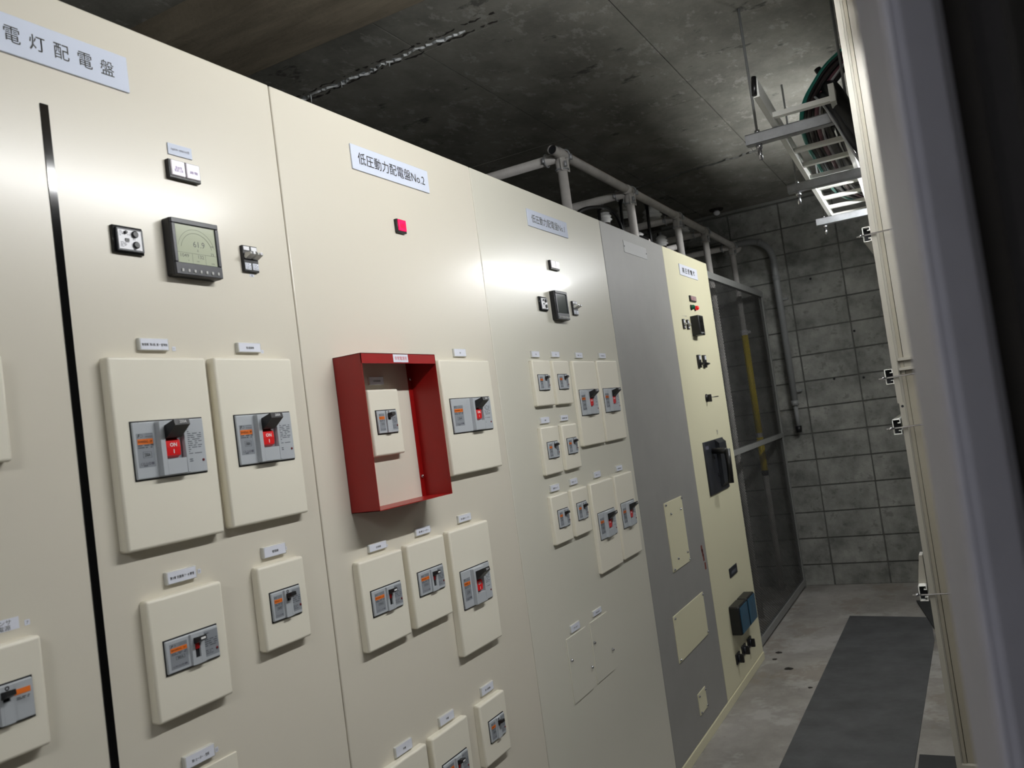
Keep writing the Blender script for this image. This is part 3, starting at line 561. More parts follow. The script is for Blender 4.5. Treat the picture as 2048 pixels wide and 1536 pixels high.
def meter(y0, y1, z0, z1, lit, label, W_=None):
    t = thing('power_meter', (0, (y0 + y1) / 2, (z0 + z1) / 2), label, 'meter', 'digital power meters'); hw, hh = (y1 - y0) / 2, (z1 - z0) / 2; D = 0.020
    MB().box(0, D, -hw, hw, -hh, hh, 0.0035, 3, True).build('case', 'black', t)
    b = MB(); f = 0.009; zt, zb_ = hh - 0.011, -hh + 0.024
    b.box(D - .003, D + .0035, -hw + .001, hw - .001, zt, hh - .001, .0015, 2, True); b.box(D - .003, D + .0035, -hw + .001, hw - .001, -hh + .001, zb_, .0015, 2, True)
    b.box(D - .003, D + .0035, -hw + .001, -hw + f, zb_, zt, .0012, 2, True); b.box(D - .003, D + .0035, hw - f, hw - .001, zb_, zt, .0012, 2, True); b.build('bezel', 'bezel', t)
    sc_ = MB().box(D - .002, D + .0006, -hw + f - .001, hw - f + .001, zb_ - .001, zt + .001).build('screen', 'lcd' if lit else 'lcd_off', t)
    for i in range(7):
        y = -hw + 0.015 + i * (2 * hw - 0.028) / 6
        obj('key', cached('key', lambda: MB().box(D + .003, D + .0055, -.0024, .0024, -.0032, .0032, .0012, 2, True).mesh('key')), mkey, t, (0, y, -hh + 0.009))
    if lit:
        X = D + .0008
        lettering('61.9', 0.027, 0.0115, 'lcd_ink', sc_, (X, 0.006, 0.008)); lettering('A', 0.0035, 0.005, 'lcd_ink', sc_, (X, 0.002, -0.0035))
        lettering('1049', 0.019, 0.0065, 'lcd_ink', sc_, (X, -0.030, -0.0155)); lettering('132', 0.013, 0.0065, 'lcd_ink', sc_, (X, 0.008, -0.0155)); lettering('.73', 0.009, 0.0055, 'lcd_ink', sc_, (X, 0.035, -0.008))
        lettering('V', .003, .003, 'lcd_ink', sc_, (X, -.022, -.0245)); lettering('kW', .006, .003, 'lcd_ink', sc_, (X, 0, -.0245)); lettering('kWh', .007, .003, 'lcd_ink', sc_, (X, .036, -.0255)); lettering('100%', .007, .003, 'lcd_ink', sc_, (X, .038, .008))
        b = MB(); b.box(X - .0001, X, -hw + f, hw - f, -.0105, -.0100); b.box(X - .0001, X, -.0125, -.0121, -.03, -.0105); b.box(X - .0001, X, .0185, .0189, -.03, -.0105); b.build('grid_line', 'lcd_ink', sc_)
        b = MB()
        for R_, r_ in ((0.037, .00025), (0.044, .00018)): b.torus((X, 0, -0.008), (1, 0, 0), R_, r_, 30, 4, math.pi * 1.13 if False else -math.pi * .08, -math.pi * .92)
        b.build('scale_arc', 'lcd_ink', sc_)
    return t
mkey = mat('grey key', (190, 190, 188), 0.4)
meter(1.075, 1.187, 1.890, 1.998, True, 'black digital meter with lit screen reading 61.9 on the nearest switchboard')
meter(2.729, 2.832, 1.892, 1.997, False, 'black digital meter with dark screen on the shiny third switchboard')
def terminals(y0, y1, z0, z1, label):
    t = thing('test_terminal', (0, (y0 + y1) / 2, (z0 + z1) / 2), label, 'test terminal', 'test terminals'); hw, hh = (y1 - y0) / 2, (z1 - z0) / 2
    MB().box(0, 0.008, -hw, hw, -hh, hh, .001, 1, True).build('base', 'black', t)
    for s in (-1, 1):
        yc = s * hw * .5
        MB().box(.006, .0092, yc - hw * .38, yc + hw * .38, hh * .62, hh * .92, .0004, 1).build('switch_label', 'white', t); MB().box(.006, .0092, yc - hw * .4, yc + hw * .4, -hh * .86, -hh * .35, .0004, 1).build('switch_label', 'card', t)
        sw = MB().prism([(.007, hh * .1), (.011, hh * .42), (.026, hh * .36), (.026, hh * .2), (.011, -hh * .05)], yc - hw * .36, yc + hw * .36).build('switch_knob', 'clear', t)
        b = MB(); print_lines(b, .0094, yc - hw * .3, yc + hw * .3, -hh * .82, -hh * .4, 4, .35, rnd=random.Random(3)); b.build('print', 'ink', t)
        MB().lathe([(.003, .0245), (.003, .029)], 10).build('terminal_screw', 'silver', t, (0, yc, hh * .28))
terminals(1.261, 1.302, 1.918, 1.972, 'pair of clear test switches right of the lit meter')
terminals(2.910, 2.954, 1.920, 1.973, 'pair of clear test switches right of the dark meter')
sticker(1.280, 1.292, 1.9095, 1.9155, '漏電', 'tiny white sticker under the test switches beside the lit meter')

# far yellow switchboard devices
for nm, y, m, l in (('pilot_lamp', 4.552, 'lens_green', 'green round pilot lamp on the far yellow switchboard'), ('pilot_lamp', 4.628, 'lens_red', 'red round pilot lamp beside the green one')):
    t = thing(nm, (0, y, 2.053), l, 'pilot lamp', 'round pilot lamps'); MB().lathe([(.0155, 0), (.0155, .005), (.013, .007)], 20).build('collar', 'black', t); MB().lathe([(.0135, .005), (.0125, .016), (.009, .022), (.004, .0245)], 20).build('lens', m, t)
for y, l in ((4.357, 'left black test block on the far yellow switchboard'), (4.431, 'right black test block on the far yellow switchboard')):
    t = thing('test_block', (0, y, 1.952), l, 'test block', 'black test blocks'); MB().box(0, .009, -.014, .014, -.026, .026, .001, 1, True).build('base', 'black', t)
    MB().box(.008, .0096, -.008, .009, .006, .021).build('label_strip', 'card', t); MB().box(.008, .0096, -.008, .009, -.020, -.013).build('label_strip', 'card', t); MB().prism([(.008, .002), (.02, .004), (.02, -.004), (.008, -.008)], -.009, .009).build('switch_knob', 'clear', t)
t = thing('paper_caption', (0, 4.41, 1.998), 'tiny printed caption above the black test blocks', 'caption'); MB().box(0, .0006, -.045, .045, -.0045, .0045).build('paper', 'hv_cream', t); lettering('CT VT回路', .07, .006, 'ink_grey', t, (.0008, 0, 0))
t = thing('panel_relay', (0, 4.556, 1.948), 'tall black relay case with dark window on the far yellow switchboard', 'relay')
MB().box(0, .045, -.048, .048, -.054, .054, .003, 2, True).build('case', 'black', t); MB().box(.044, .0458, -.036, .036, -.034, .044).build('window', 'black_gloss', t); MB().box(.044, .046, -.030, .030, -.046, -.040).build('maker_strip', 'zinc', t); MB().lathe([(.006, .045), (.006, .052)], 10).build('reset_knob', 'black', t, (0, 0, -.05))
for y, l in ((4.543, 'left narrow black terminal below the relay case'), (4.652, 'right narrow black terminal below the relay case')):
    t = thing('terminal_block', (0, y, 1.755), l, 'terminal', 'narrow black terminals'); MB().box(0, .012, -.024, .024, -.035, .035, .0015, 1, True).build('base', 'black', t); MB().box(.011, .0128, -.008, .018, .008, .030).build('label_strip', 'card', t); MB().prism([(.011, -.006), (.03, -.012), (.03, -.018), (.011, -.026)], -.012, .02).build('switch_knob', 'black', t)
t = thing('selector_switch', (0, 4.597, 1.552), 'black selector knob on the far yellow switchboard', 'switch'); MB().lathe([(.022, 0), (.022, .006), (.016, .012)], 20).build('collar', 'black', t); MB().box(.010, .030, -.007, .007, -.022, .018, .003, 2, True).build('knob', 'black', t)
t = thing('panel_key', (0, 4.69, 1.553), 'small key standing in its lock beside the black selector knob', 'key'); MB().lathe([(.008, 0), (.008, .004)], 14).build('lock', 'silver', t); MB().box(.004, .045, -.0012, .0012, -.003, .003).build('blade', 'silver', t); MB().box(.001, .0016, -.010, .010, -.024, -.012).build('lock_plate', 'breaker_dk', t)
t = thing('small_label', (0, 4.72, 1.355), 'faint small printed label above the black handle plate', 'label'); MB().box(0, .0006, -.02, .02, -.018, .018).build('paper', 'hv_cream', t); lettering('遮断器\n操作', .030, .026, 'ink_grey', t, (.0008, 0, 0))
t = thing('breaker_handle', (0, 4.592, 1.18), 'dusty black operating plate with a thick bent handle on the far yellow switchboard', 'handle')
MB().box(0, .008, -.201, .201, -.141, .141, .002, 1, True).build('back_plate', 'dusty_black', t)
MB().prism([(.008, -.12), (.03, -.10), (.03, .12), (.008, .14)], .02, .17).build('raised_block', 'dusty_black', t)
MB().tube([(.008, -.06, .085), (.07, -.055, .08), (.085, -.05, .078)], .016, 14).build('handle_arm', 'black', t)
MB().tube([(.085, -.05, .088), (.087, -.055, 0.0), (.085, -.06, -.095)], [.017, .015, .0155], 14).build('handle_grip', 'black', t)
for y in (-.155, .155): MB().box(.008, .0088, y - .03, y + .03, .10, .118).build('plate_label', 'ink_grey', t)
for y, z in ((-.03, .05), (.0, -.05)): MB().lathe([(.012, .008), (.012, .011)], 12).build('lug', 'black', t, (0, y, z))
t = thing('name_plate_square', (0, 4.625, .601), 'small dark square plate above the blue black covers', 'plate'); MB().box(0, .004, -.082, .082, -.025, .025, .001, 1).build('plate', 'dusty_black', t); MB().box(.004, .0046, -.05, .05, -.012, .004).build('emblem', 'breaker_print', t)
for y, l in ((4.520, 'left of two blue black covered test plugs low on the far yellow switchboard'), (4.705, 'right of two blue black covered test plugs low on the far yellow switchboard')):
    t = thing('test_plug', (0, y, .374), l, 'test plug', 'blue black test plugs'); MB().box(0, .055, -.088, .088, -.074, .074, .008, 2, True).build('case', 'black', t); MB().box(.054, .058, -.080, .080, -.068, .066, .002, 1, True).build('window', 'blue_cover', t)
for y, z, l in ((4.467, .175, 'left of three black rotary switches near the floor'), (4.602, .178, 'middle of three black rotary switches near the floor'), (4.738, .179, 'right of three black rotary switches near the floor')):
    t = thing('rotary_switch', (0, y, z), l, 'switch', 'black rotary switches near the floor'); MB().box(0, .008, -.040, .040, -.026, .026, .002, 1, True).build('base', 'black', t); MB().lathe([(.02, .008), (.018, .016)], 16).build('collar', 'dusty_black', t); MB().box(.012, .034, -.007, .007, -.024, .02, .002, 1, True).build('knob', 'black', t)

# ------------------------------------------------------------------ wire mesh partition at the far end
CX = -0.055; cy0, cy1, cz1 = 5.045, 6.86, 2.335
t = thing('mesh_partition', (CX, (cy0 + cy1) / 2, 0), 'grey framed wire mesh partition between the far yellow switchboard and the back wall', 'partition'); hw = (cy1 - cy0) / 2
for z0, z1, n in ((cz1 - .045, cz1, 'top_rail'), (1.178, 1.212, 'middle_rail'), (0.02, .065, 'bottom_rail')): MB().box(-.02, .01, -hw, hw, z0, z1, .001, 1).build(n, 'cage_frame', t)
for y0, y1 in ((-hw, -hw + .03), (hw - .03, hw)): MB().box(-.02, .008, y0, y1, 0, cz1, .001, 1).build('post', 'cage_frame', t)
def diamond(z0, z1):
    verts, faces = [], []; Wd = 2 * hw - .05; Hh = z1 - z0; px_, pz_ = .038, .0185; k = pz_ / px_; th = .0014
    def strip(sg):
        n0 = int(-(Wd * k) / pz_) - 1; n1 = int((Hh + Wd * k) / pz_) + 1
        for i in range(n0, n1):
            c = i * pz_; ya, yb = 0.0, Wd
            za, zb = (c, c + k * Wd) if sg > 0 else (c, c - k * Wd)
            lo, hi = 0.0, 1.0
            for f in ((za, zb),):
                d = f[1] - f[0]
                a, b_ = (0 - f[0]) / d, (Hh - f[0]) / d; lo = max(lo, min(a, b_)); hi = min(hi, max(a, b_))
            if hi - lo < 1e-3: continue
            A = (Wd * lo, za + (zb - za) * lo); B = (Wd * hi, za + (zb - za) * hi); L = math.hypot(B[0] - A[0], B[1] - A[1]); nx, nz = -(B[1] - A[1]) / L * th, (B[0] - A[0]) / L * th
            x0, x1 = (-.0003, .0010) if sg > 0 else (-.0010, .0003); s = len(verts)
            for x in (x0, x1):
                for (p, e) in ((A, -1), (A, 1), (B, 1), (B, -1)): verts.append((x, p[0] - hw + .025 + nx * e, z0 + p[1] + nz * e))
            faces.extend([(s + 4, s + 5, s + 6, s + 7), (s + 3, s + 2, s + 1, s), (s, s + 1, s + 5, s + 4), (s + 1, s + 2, s + 6, s + 5), (s + 2, s + 3, s + 7, s + 6), (s + 3, s, s + 4, s + 7)])
    strip(1); strip(-1); me = bpy.data.meshes.new('mesh_panel'); me.from_pydata(verts, [], faces); me.update(); return me
for z0, z1 in ((.06, 1.18), (1.21, cz1 - .04)): tag(obj('mesh_panel', diamond(z0, z1), 'mesh_steel', t), kind='stuff')
t = thing('post_guard', (-.21, 6.76, .90), 'yellow sleeve around the last pipe post seen through the wire mesh', 'post guard')
MB().tube([(0, 0, .04), (0, 0, .30)], .0262, 14).build('sleeve', 'yellow', t); MB().tube([(0, 0, .335), (0, 0, 1.11)], .0262, 14).build('sleeve', 'yellow', t)
MB().tube([(0, 0, .0), (0, 0, .04)], .0275, 14).build('end_band', 'black', t); MB().tube([(0, 0, 1.11), (0, 0, 1.15)], .0275, 14).build('top_band', 'white', t); MB().box(-.012, .05, -.012, .012, 1.12, 1.14, .003, 1).build('clip', 'white', t)

# ------------------------------------------------------------------ pipe frame and insulators above the boards
PX, PZ, PR = -.21, 2.735, .0225
pf = thing('pipe_frame', (PX, 5.2, 0), 'painted steel pipe frame standing behind and above the switchboards', 'pipe frame')
def L(p): return (p[0] - PX, p[1] - 5.2, p[2])
PY = (3.515, 4.41, 5.29, 5.955, 6.76)
b = MB(); b.tube([L((PX, 3.43, PZ)), L((PX, 6.91, PZ))], PR, 18, cap=False); b.tube([L((PX, 3.43, PZ)), L((PX, 6.91, PZ))], PR - .003, 18, cap=False); b.build('rail', 'pipe', pf)
MB().tube([L((PX, 3.435, PZ)), L((PX, 3.46, PZ))], PR - .003, 18).build('rail_bore', 'dark_gap', pf)
MB().box(.012, .0165, 3.5 - 5.2, 6.9 - 5.2, PZ + .014, PZ + .0178).build('weld_seam', 'rust', pf)
MB().lathe([(.05, 6.895 - 5.2), (.05, 6.91 - 5.2)], 16, 'y', (0, 0, PZ)).build('wall_flange', 'pipe', pf)
for i, y in enumerate(PY):
    MB().tube([L((PX, y, 0.0)), L((PX, y, PZ - .02))], PR, 16).build('post', 'pipe', pf)
    MB().tube([L((PX - .02, y, PZ - .015)), L((-1.25, y, PZ - .015))], PR, 16).build('cross_pipe', 'pipe', pf)
    MB().tube([L((-1.25, y, 0)), L((-1.25, y, PZ))], PR, 14).build('post', 'pipe', pf)
    c = MB(); c.tube([L((PX, y, PZ - .085)), L((PX, y, PZ - .03))], PR + .004, 16); c.tube([L((PX, y + .012, PZ)), L((PX, y - .05, PZ))], PR + .0035, 16, cap=True if i else False)
    c.box(.012, .016, y - 5.2 - .040, y - 5.2 - .022, PZ - .085, PZ - .03, .001, 1); c.box(.020, .0245, y - 5.2 + .018, y - 5.2 + .034, PZ - .085, PZ - .02, .001, 1)
    cl = c.build('clamp', 'pipe', pf)
    for cc, ax in (((PX, y + .045, PZ), (0, 1, 0)), ((PX, y, PZ - .075), (0, 0, 1)), ((PX - .07, y, PZ - .015), (1, 0, 0))): MB().torus(L(cc), ax, PR + .006, .004, 18, 8).build('u_bolt', 'zinc', cl)
    for (dx, dy, dz) in ((.032, .045, -.012), (-.075, -.03, -.02), (.032, -.03, -.06)): MB().lathe([(.008, -.012), (.008, .012)], 6, 'z', L((PX + dx, y + dy, PZ + dz))).build('nut', 'zinc', cl)
MB().tube([L((-1.25, 3.43, PZ)), L((-1.25, 6.91, PZ))], PR, 16).build('rail', 'pipe', pf)
for y, z in ((5.05, 2.56), (5.62, 2.60)): MB().tube([L((PX - .12, y, z)), L((-1.25, y, z))], PR * .8, 14).build('cross_pipe', 'pipe', pf)
def insulator(x, y, z, s, label, flip=False):
    t = thing('insulator', (x, y, z), label, 'insulator', 'white porcelain insulators above the boards'); f = -1 if flip else 1
    pr = [(.030, 0), (.030, .01), (.036, .012), (.044, .018), (.036, .026), (.034, .032), (.042, .038), (.034, .046), (.032, .052), (.039, .058), (.030, .066), (.022, .075), (.012, .08)]
    MB().lathe([(r * s, h * s * f) for r, h in pr], 22, 'z').build('porcelain_body', 'porcelain', t); MB().lathe([(.03 * s, -.03 * s * f), (.03 * s, 0)], 16, 'z').build('base', 'porcelain_dk', t)
    MB().lathe([(.007 * s, .08 * s * f), (.007 * s, .125 * s * f)], 10, 'z').build('stud', 'zinc', t); MB().tube([(-.02 * s, 0, .075 * s * f), (-.02 * s, .0, .13 * s * f)], .006 * s, 8).build('terminal_pin', 'cable', t)
insulator(-.42, 4.55, 2.62, 1.0, 'white porcelain insulator just right of the first tall pipe post')
insulator(-.42, 4.92, 2.70, 1.25, 'white porcelain insulator partly behind the second pipe post')
insulator(-.42, 5.47, 2.75, 1.6, 'largest white porcelain insulator under the slanting pipe rail')
insulator(-.42, 5.60, 2.62, 1.0, 'low white insulator lying under the pipe rail between two posts')
insulator(-.40, 6.15, 2.76, 1.0, 'white porcelain insulator between the third and fourth pipe posts')
insulator(-.42, 5.12, 2.58, .9, 'small white insulator beside the black cable loop by the grey board')
def cable(pts, r, m, label, group, n=10, name='power_cable', sub=10):
    P = [Vector(p) for p in pts]; out = []
    for i in range(len(P) - 1):
        p0, p1, p2, p3 = P[max(i - 1, 0)], P[i], P[i + 1], P[min(i + 2, len(P) - 1)]
        for k in range(sub):
            s = k / sub; out.append(0.5 * ((2 * p1) + (p2 - p0) * s + (2 * p0 - 5 * p1 + 4 * p2 - p3) * s * s + (3 * p1 - p0 - 3 * p2 + p3) * s ** 3))
    out.append(P[-1]); o = MB().tube(out, r, n).build(name, m); return tag(o, label, 'cable', group)
G = 'black cables behind the pipe frame'
cable([(-.45, 3.9, 2.30), (-.38, 4.0, 2.56), (-.36, 4.3, 2.66), (-.37, 4.55, 2.68), (-.38, 4.72, 2.58), (-.38, 4.78, 2.2)], .010, 'cable', 'black cable arching right of the first tall pipe post', G)
cable([(-.42, 4.5, 2.73), (-.40, 4.42, 2.66), (-.40, 4.40, 2.3)], .009, 'cable', 'short black cable dropping left of the first insulator', G)
cable([(-.42, 4.90, 2.82), (-.40, 4.80, 2.74), (-.40, 4.78, 2.3)], .009, 'cable', 'black cable dropping left of the second pipe post', G)
cable([(-.42, 5.40, 2.88), (-.38, 5.25, 2.80), (-.38, 5.24, 2.5), (-.38, 5.24, 2.3)], .010, 'cable', 'black cable dropping left of the largest insulator', G)
cable([(-.35, 4.72, 2.46), (-.34, 4.85, 2.56), (-.34, 5.05, 2.57), (-.34, 5.2, 2.48), (-.34, 5.22, 2.3)], .010, 'cable', 'low black cable loop above the grey switchboard', G)
cable([(-.42, 5.5, 2.92), (-.40, 5.8, 2.84), (-.40, 6.1, 2.83)], .008, 'cable', 'thin black cable running behind the slanting pipe rail', G)
cable([(-.6, 4.9, 2.72), (-.6, 5.3, 2.64), (-.6, 5.9, 2.66)], .008, 'cable', 'thin black cable sagging between the insulators', G)

# conduit on the back wall, bending down
pts = [(-1.0, 6.855, 2.745), (-.10, 6.855, 2.745)] + [(-.10 + .175 * math.sin(a), 6.855, 2.57 + .175 * math.cos(a)) for a in [i * math.pi / 20 for i in range(1, 11)]] + [(.075, 6.855, 1.42)]
t = thing('wall_conduit', (0, 0, 0), 'grey steel conduit bending down along the block wall', 'conduit'); MB().tube(pts, .026, 16).build('tube', 'conduit', t); MB().tube([(.075, 6.855, 1.42), (.075, 6.855, 1.24)], .016, 12).build('lower_tube', 'conduit', t); MB().tube([(.075, 6.855, 1.25), (.075, 6.855, 1.20)], [.026, .022], 12).build('end_cap', 'black', t)
for (p, q_) in (((-.02, 6.855, 2.728), (-.0, 6.855, 2.72)), ((.075, 6.855, 2.44), (.075, 6.855, 2.40)), ((.075, 6.855, 1.45), (.075, 6.855, 1.41))): MB().tube([p, q_], .029, 14).build('coupling', 'conduit', t)
for z in (2.25, 1.52): MB().box(.04, .135, 6.88, 6.915, z - .008, z + .008).build('saddle', 'conduit', t)
t = thing('ceiling_fitting', (-.27, 6.70, CZ), 'small white knob on a dark round fitting on the ceiling near the back wall', 'fitting'); MB().lathe([(.055, 0), (.050, -.012)], 20, 'z').build('disc', 'dirt', t); MB().lathe([(.012, -.01), (.024, -.02), (.026, -.032), (.018, -.045), (.006, -.05)], 16, 'z').build('knob', 'white', t)

# ------------------------------------------------------------------ cable ladder with hangers on the right
lad = thing('cable_ladder', (.85, 4.3, 2.56), 'white steel cable ladder hanging from the ceiling at upper right', 'cable ladder'); sk = -.032
def lx(x, y): return x - .85 + sk * (y - 3.25)
b0, b1 = 2.95, 5.62
for x in (.757, .978):
    b0 = 2.95 if x < .8 else 3.225
    MB().prism([(lx(x - .010, b0), b0 - 4.3), (lx(x + .010, b0), b0 - 4.3), (lx(x + .010, b1), b1 - 4.3), (lx(x - .010, b1), b1 - 4.3)], -.025, .04, 'z').build('rail', 'ladder', lad)
for k in range(9):
    y = 3.245 + .2785 * k
    MB().prism([(lx(.762, y), y - 4.3 - .015), (lx(.972, y), y - 4.3 - .015), (lx(.972, y), y - 4.3 + .015), (lx(.762, y), y - 4.3 + .015)], -.020, -.002, 'z').build('rung', 'ladder', lad)
MB().tube([(lx(.757, 2.95) - .005, 2.94 - 4.3, -.02), (lx(.757, 2.95), 2.95 - 4.3, .045)], .009, 8).build('end_bracket', 'cable', lad)
for y, l in ((3.35, 'nearest zinc channel under the cable ladder'), (4.336, 'middle zinc channel under the cable ladder'), (5.39, 'farthest zinc channel under the cable ladder')):
    x0 = .639 - .016 * (y - 3.35); t = thing('ladder_support', (x0, y, 2.49), l, 'strut', 'zinc channels hanging under the cable ladder')
    b = MB(); b.box(0, .40, -.0205, -.0180, 0, .041, .0006, 1); b.box(0, .40, .0180, .0205, 0, .041, .0006, 1); b.box(0, .40, -.0205, .0205, 0, .0025, .0006, 1); b.box(0, .40, -.0205, -.011, .0385, .041); b.box(0, .40, .011, .0205, .0385, .041); b.build('channel', 'zinc', t)
    MB().tube([(.045, 0, -.06), (.045, 0, CZ - 2.49)], .005, 8).build('hanger_rod', 'conduit', t); MB().lathe([(.0125, -.018), (.0125, 0)], 6, 'z', (.045, 0, 0)).build('nut', 'silver', t); MB().lathe([(.010, .042), (.010, .054)], 6, 'z', (.045, 0, 0)).build('nut', 'silver', t)
    MB().tube([(.045, 0, -.062), (.045, 0, -.014)], .008, 8).build('rod_end', 'silver', t)
    MB().tube([(.375, 0, -.02), (.375, 0, CZ - 2.49)], .005, 8).build('hanger_rod', 'conduit', t)
G = 'cables on the cable ladder'
CB = [(.0, .0, .0085, 'cable_green', 'green cable, outermost on the left of the ladder bundle'), (.018, .006, .009, 'cable', 'black cable beside the green one in the ladder bundle'), (.034, .0, .009, 'cable_brown', 'brown cable in the ladder bundle'), (.05, .008, .009, 'cable', 'black cable in the middle of the ladder bundle'), (.066, .0, .009, 'cable_pink', 'pink sleeved cable in the ladder bundle'), (.08, .008, .009, 'cable_white', 'pale grey cable in the ladder bundle'), (.095, .0, .009, 'cable', 'black cable on the right of the ladder bundle'), (.03, .02, .009, 'cable_green', 'upper green cable in the ladder bundle'), (.06, .022, .009, 'cable_brown', 'upper brown cable in the ladder bundle')]
for dx, dz, r, m, l in CB:
    w = random.uniform(-.006, .006)
    a_, c_ = dx * .75, dz * .8
    cable([(1.30, 3.26, 2.84 - a_ + c_), (1.12, 3.34, 2.81 - a_ + c_), (1.034, 3.40, 2.775 - a_ + c_), (.96 + a_ * .5, 3.42, 2.737 - a_ * .8 + c_), (.905 + a_ * .7, 3.44, 2.69 - a_ * .6 + c_), (.855 + a_, 3.48, 2.64 - a_ * .3 + c_), (.822 + dx * .9, 3.58, 2.590 + dz), (.80 + dx + w, 3.85, 2.573 + dz), (.79 + dx, 4.2, 2.575 + dz), (.78 + dx - w, 4.6, 2.573 + dz), (.79 + dx, 5.0, 2.573 + dz), (.86 + dx * .8, 5.28, 2.575 + dz), (1.05, 5.42 + dx, 2.59 + dz), (1.3, 5.45 + dx, 2.6 + dz)], r, m, l, G)
for dx, l in ((.0, 'thick grey black cable, left of the thick pair on the ladder'), (.045, 'thick grey black cable, right of the thick pair on the ladder')):
    cable([(1.10, 3.0, 2.22), (1.03, 3.14, 2.36), (.985 + dx * .3, 3.30, 2.50), (.935 + dx * .6, 3.43, 2.625), (.905 + dx, 3.56, 2.625), (.895 + dx, 3.9, 2.595), (.89 + dx, 4.3, 2.595), (.93 + dx, 4.62, 2.595), (1.1, 4.75 + dx, 2.6), (1.35, 4.78 + dx, 2.6)], .019, 'cable_grey', l, G, 12)
cable([(1.13, 2.98, 2.20), (1.06, 3.14, 2.37), (1.012, 3.28, 2.505), (.965, 3.42, 2.64), (.925, 3.53, 2.685), (.89, 3.66, 2.66), (.885, 3.9, 2.63)], .031, 'cable', 'very thick black hose arching over the right rail of the ladder', G, 14)
cable([(1.08, 2.94, 2.17), (1.02, 3.10, 2.325), (.968, 3.26, 2.475), (.925, 3.39, 2.59), (.885, 3.49, 2.66), (.86, 3.58, 2.665)], .0045, 'cable_white', 'thin white cable along the edge of the very thick black hose', G, 8)
t = thing('cable_hanger', (.925, 3.75, 2.62), 'dark twisted hanger strap standing above the ladder bundle', 'hanger'); MB().tube([(0, 0, -.03), (-.012, 0, .08), (-.004, 0, .16), (-.03, 0, .23)], [.012, .008, .012, .014], 8).build('strap', 'cable', t); MB().tube([(.012, 0, -.03), (.006, 0, .14)], .006, 8).build('rod', 'silver', t)

# ------------------------------------------------------------------ fluorescent lamps in the aisle
LX, LZ = 1.16, 2.51
for y0, l in ((-1.9, 'fluorescent batten behind the camera'), (1.12, 'fluorescent batten above the aisle in front of the beige frame'), (4.25, 'fluorescent batten to the right of the cable ladder')):
    t = thing('fluorescent_lamp', (LX, y0 + .625, LZ), l, 'lamp', 'fluorescent battens above the aisle')
    MB().box(-.018, .018, -.64, .64, 0.006, .030, .003, 1).build('housing', 'housing', t)
    MB().tube([(0, -.6, -.022), (0, .6, -.022)], .013, 16).build('tube', 'tube', t)
    for s in (-1, 1): MB().box(-.014, .014, s * .62 - .018, s * .62 + .018, -.037, .008, .002, 1).build('tube_holder', 'housing', t)
    for s in (-.5, .5): MB().tube([(0, s, .028), (0, s, CZ - LZ)], .004, 8).build('hanger_rod', 'conduit', t)

# ------------------------------------------------------------------ beige steel frame on the right
FY = 2.5
t = thing('steel_frame', (1.08, FY, 0), 'beige steel end frame with grooved upright at the right of the aisle', 'frame')
MB().prism([(0.0, 0), (0.014, 0), (0.014, .012), (.020, .014), (.020, .05), (0, .05)], 1.459, 2.96, 'z').build('upright', 'frame', t)
MB().prism([(0.004, 0), (0.017, 0), (0.017, .012), (.022, .014), (.022, .05), (.004, .05)], 0, 1.459, 'z').build('upright', 'frame', t)
MB().box(.020, .030, .010, .04, .0, 2.96, .001, 1).build('groove_strip', 'frame_in', t)
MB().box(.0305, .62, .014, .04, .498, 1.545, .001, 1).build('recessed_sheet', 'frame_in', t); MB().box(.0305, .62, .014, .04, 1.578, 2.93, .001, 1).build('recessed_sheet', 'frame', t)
b = MB(); b.box(.016, .62, .004, .03, 1.571, 1.580, .001, 1); b.box(.016, .62, .004, .03, 1.545, 1.553, .001, 1); b.box(.016, .62, .012, .03, 1.553, 1.571); b.build('cross_rail', 'frame', t)
b = MB(); b.box(.016, .62, .0, .05, 2.93, 2.97, .001, 1); b.box(.016, .62, .0, .05, .44, .498, .001, 1); b.build('cross_rail', 'frame', t)
MB().box(.60, .64, 0, .05, 0, 2.97, .001, 1).build('upright', 'frame', t)
MB().lathe([(.0035, -.0006), (.0035, .002)], 10, 'y', (.011, 0, 1.450)).build('bolt_hole', 'dark_gap', t)
for z, l in ((1.926, 'topmost cut channel clamped to the beige frame'), (1.533, 'second cut channel from the top on the beige frame'), (1.396, 'third cut channel from the top on the beige frame'), (.948, 'lowest cut channel near the floor on the beige frame')):
    t = thing('strut_channel', (1.0595, FY, z), l, 'strut', 'cut channels clamped to the beige frame'); ln = .9
    b = MB(); k = .0205
    b.box(0, .002, 0, ln, -k, k, .0006, 1); b.box(0, .0205, 0, ln, k - .002, k, .0006, 1); b.box(0, .0205, 0, ln, -k, -k + .002, .0006, 1)
    b.box(.0185, .0205, 0, ln, k - .009, k); b.box(.0185, .0205, 0, ln, -k, -k + .009); b.box(.013, .0205, 0, ln, k - .011, k - .009); b.box(.013, .0205, 0, ln, -k + .009, -k + .011); b.build('channel', 'ladder', t)
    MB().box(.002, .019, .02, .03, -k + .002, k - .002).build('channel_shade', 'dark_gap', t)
    MB().tube([(-.016, -.004, -.003), (.22, -.004, .004)], .0022, 8).build('threaded_rod', 'silver', t); MB().lathe([(.0048, -.009), (.0048, -.001)], 6, 'x', (0, -.004, -.0025)).build('nut', 'silver', t)
t = thing('gusset_plate', (1.0595, FY + .03, .969), 'tapered beige gusset plate above the lowest cut channel', 'gusset'); MB().prism([(0, 0), (.0205, 0), (.0205, .075), (.012, .075)], 0, .05, 'y').build('plate', 'frame', t)

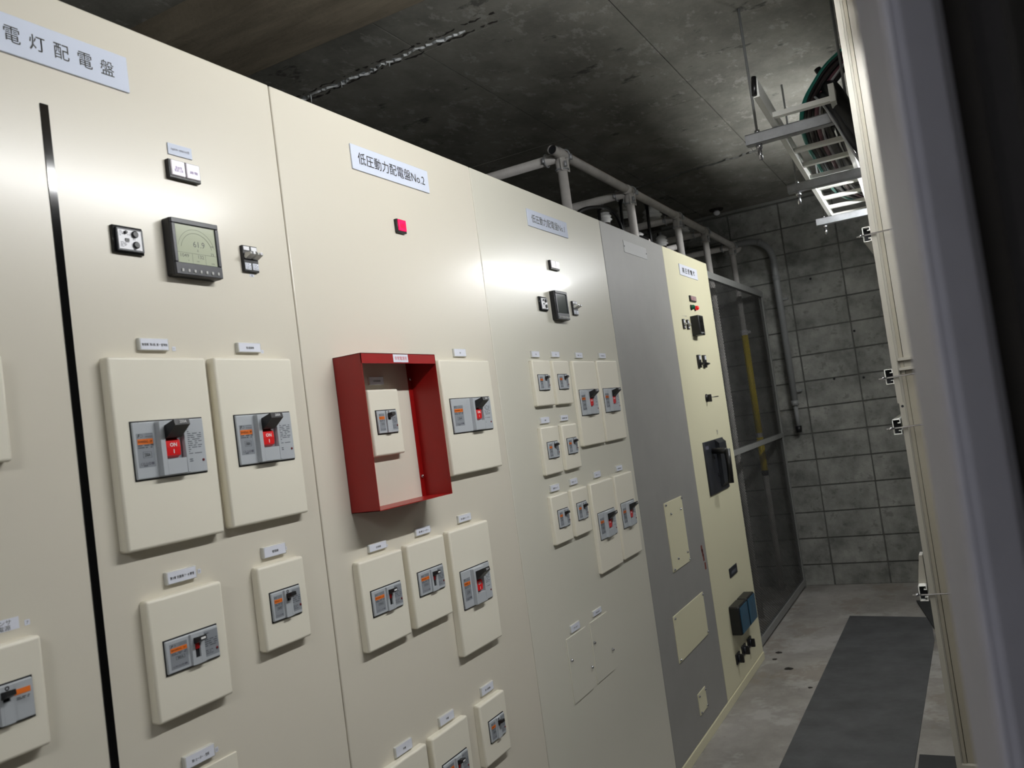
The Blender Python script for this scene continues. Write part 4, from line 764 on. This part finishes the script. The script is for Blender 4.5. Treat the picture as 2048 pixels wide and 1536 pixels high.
# ------------------------------------------------------------------ grey posts close to the camera
def U(u, y): return (EYE.x + u * y, y)
t = thing('grey_post', (0, 0, 0), 'blurred grey steel post with a ridge, close to the camera at right', 'post')
MB().prism([U(-.0445, .50), U(-.0395, .488), U(-.022, .440), U(-.0190, .4375), U(-.0176, .4325), U(-.0130, .4322), U(-.0112, .4380), U(-.002, .4405), U(.028, .462), U(.036, .48), (1.262, .70), (1.219, .70)], 0, 3.0, 'z').build('post_body', 'lilac', t)
t = thing('grey_post', (0, 0, 0), 'blurred dark grey steel post at the right photo edge', 'post')
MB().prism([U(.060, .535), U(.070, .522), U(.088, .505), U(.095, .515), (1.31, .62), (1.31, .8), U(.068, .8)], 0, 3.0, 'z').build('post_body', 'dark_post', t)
t = thing('gap_shade_cabinet', (0, 0, 0), 'steel cabinet side with painted shade darkening the gap behind the blurred grey posts', 'cabinet'); MB().box(1.255, 1.9, .82, 1.12, 0, 2.2, .004, 1).build('cabinet_side', 'cabinet_gap_shade', t)  # cabinet coloured near black so the gap between the posts looks shaded

# ------------------------------------------------------------------ mats and dirt on the floor
def matp(pts, z, m, label, th=.005): return tag(MB().prism(pts, z, z + th, 'z').build('rubber_mat', m), label, 'mat', 'rubber mats on the floor')
matp([(.355, 3.0), (.37, 5.96), (.856, 5.90), (.890, 5.4), (.862, 3.64), (.86, 3.0), (.86, .3), (.34, .3)], .0005, 'mat', 'long dark grey rubber mat down the aisle floor')
matp([(.756, 6.32), (.905, 6.32), (.93, 5.62), (.885, 5.62)], .006, 'mat_dark', 'small dark mat corner under the lowest channel near the back wall')
matp([(.875, 3.77), (1.25, 3.77), (1.25, 2.9), (.875, 2.9)], .0005, 'mat_dark', 'dark mat edge at the bottom of the photo beside the beige frame')
for (x, y, s, l) in ((.17, 4.85, .022, 'largest dirt clump on the pale floor near the far switchboard'), (.06, 5.15, .018, 'small dirt clump beside the mesh partition'), (.06, 5.02, .014, 'tiny dirt clump at the foot of the far switchboard'), (.33, 4.55, .012, 'tiny dirt crumb at the edge of the long mat')):
    bm = bmesh.new(); bmesh.ops.create_icosphere(bm, subdivisions=2, radius=s)
    for v in bm.verts: v.co = Vector((v.co.x * random.uniform(.7, 1.3), v.co.y * random.uniform(.6, 1.2), abs(v.co.z) * .35 * random.uniform(.5, 1.2)))
    me = bpy.data.meshes.new('dirt_clump'); bm.to_mesh(me); bm.free(); tag(obj('dirt_clump', me, 'dirt', None, (x, y, 0)), l, 'dirt', 'dirt clumps on the floor')
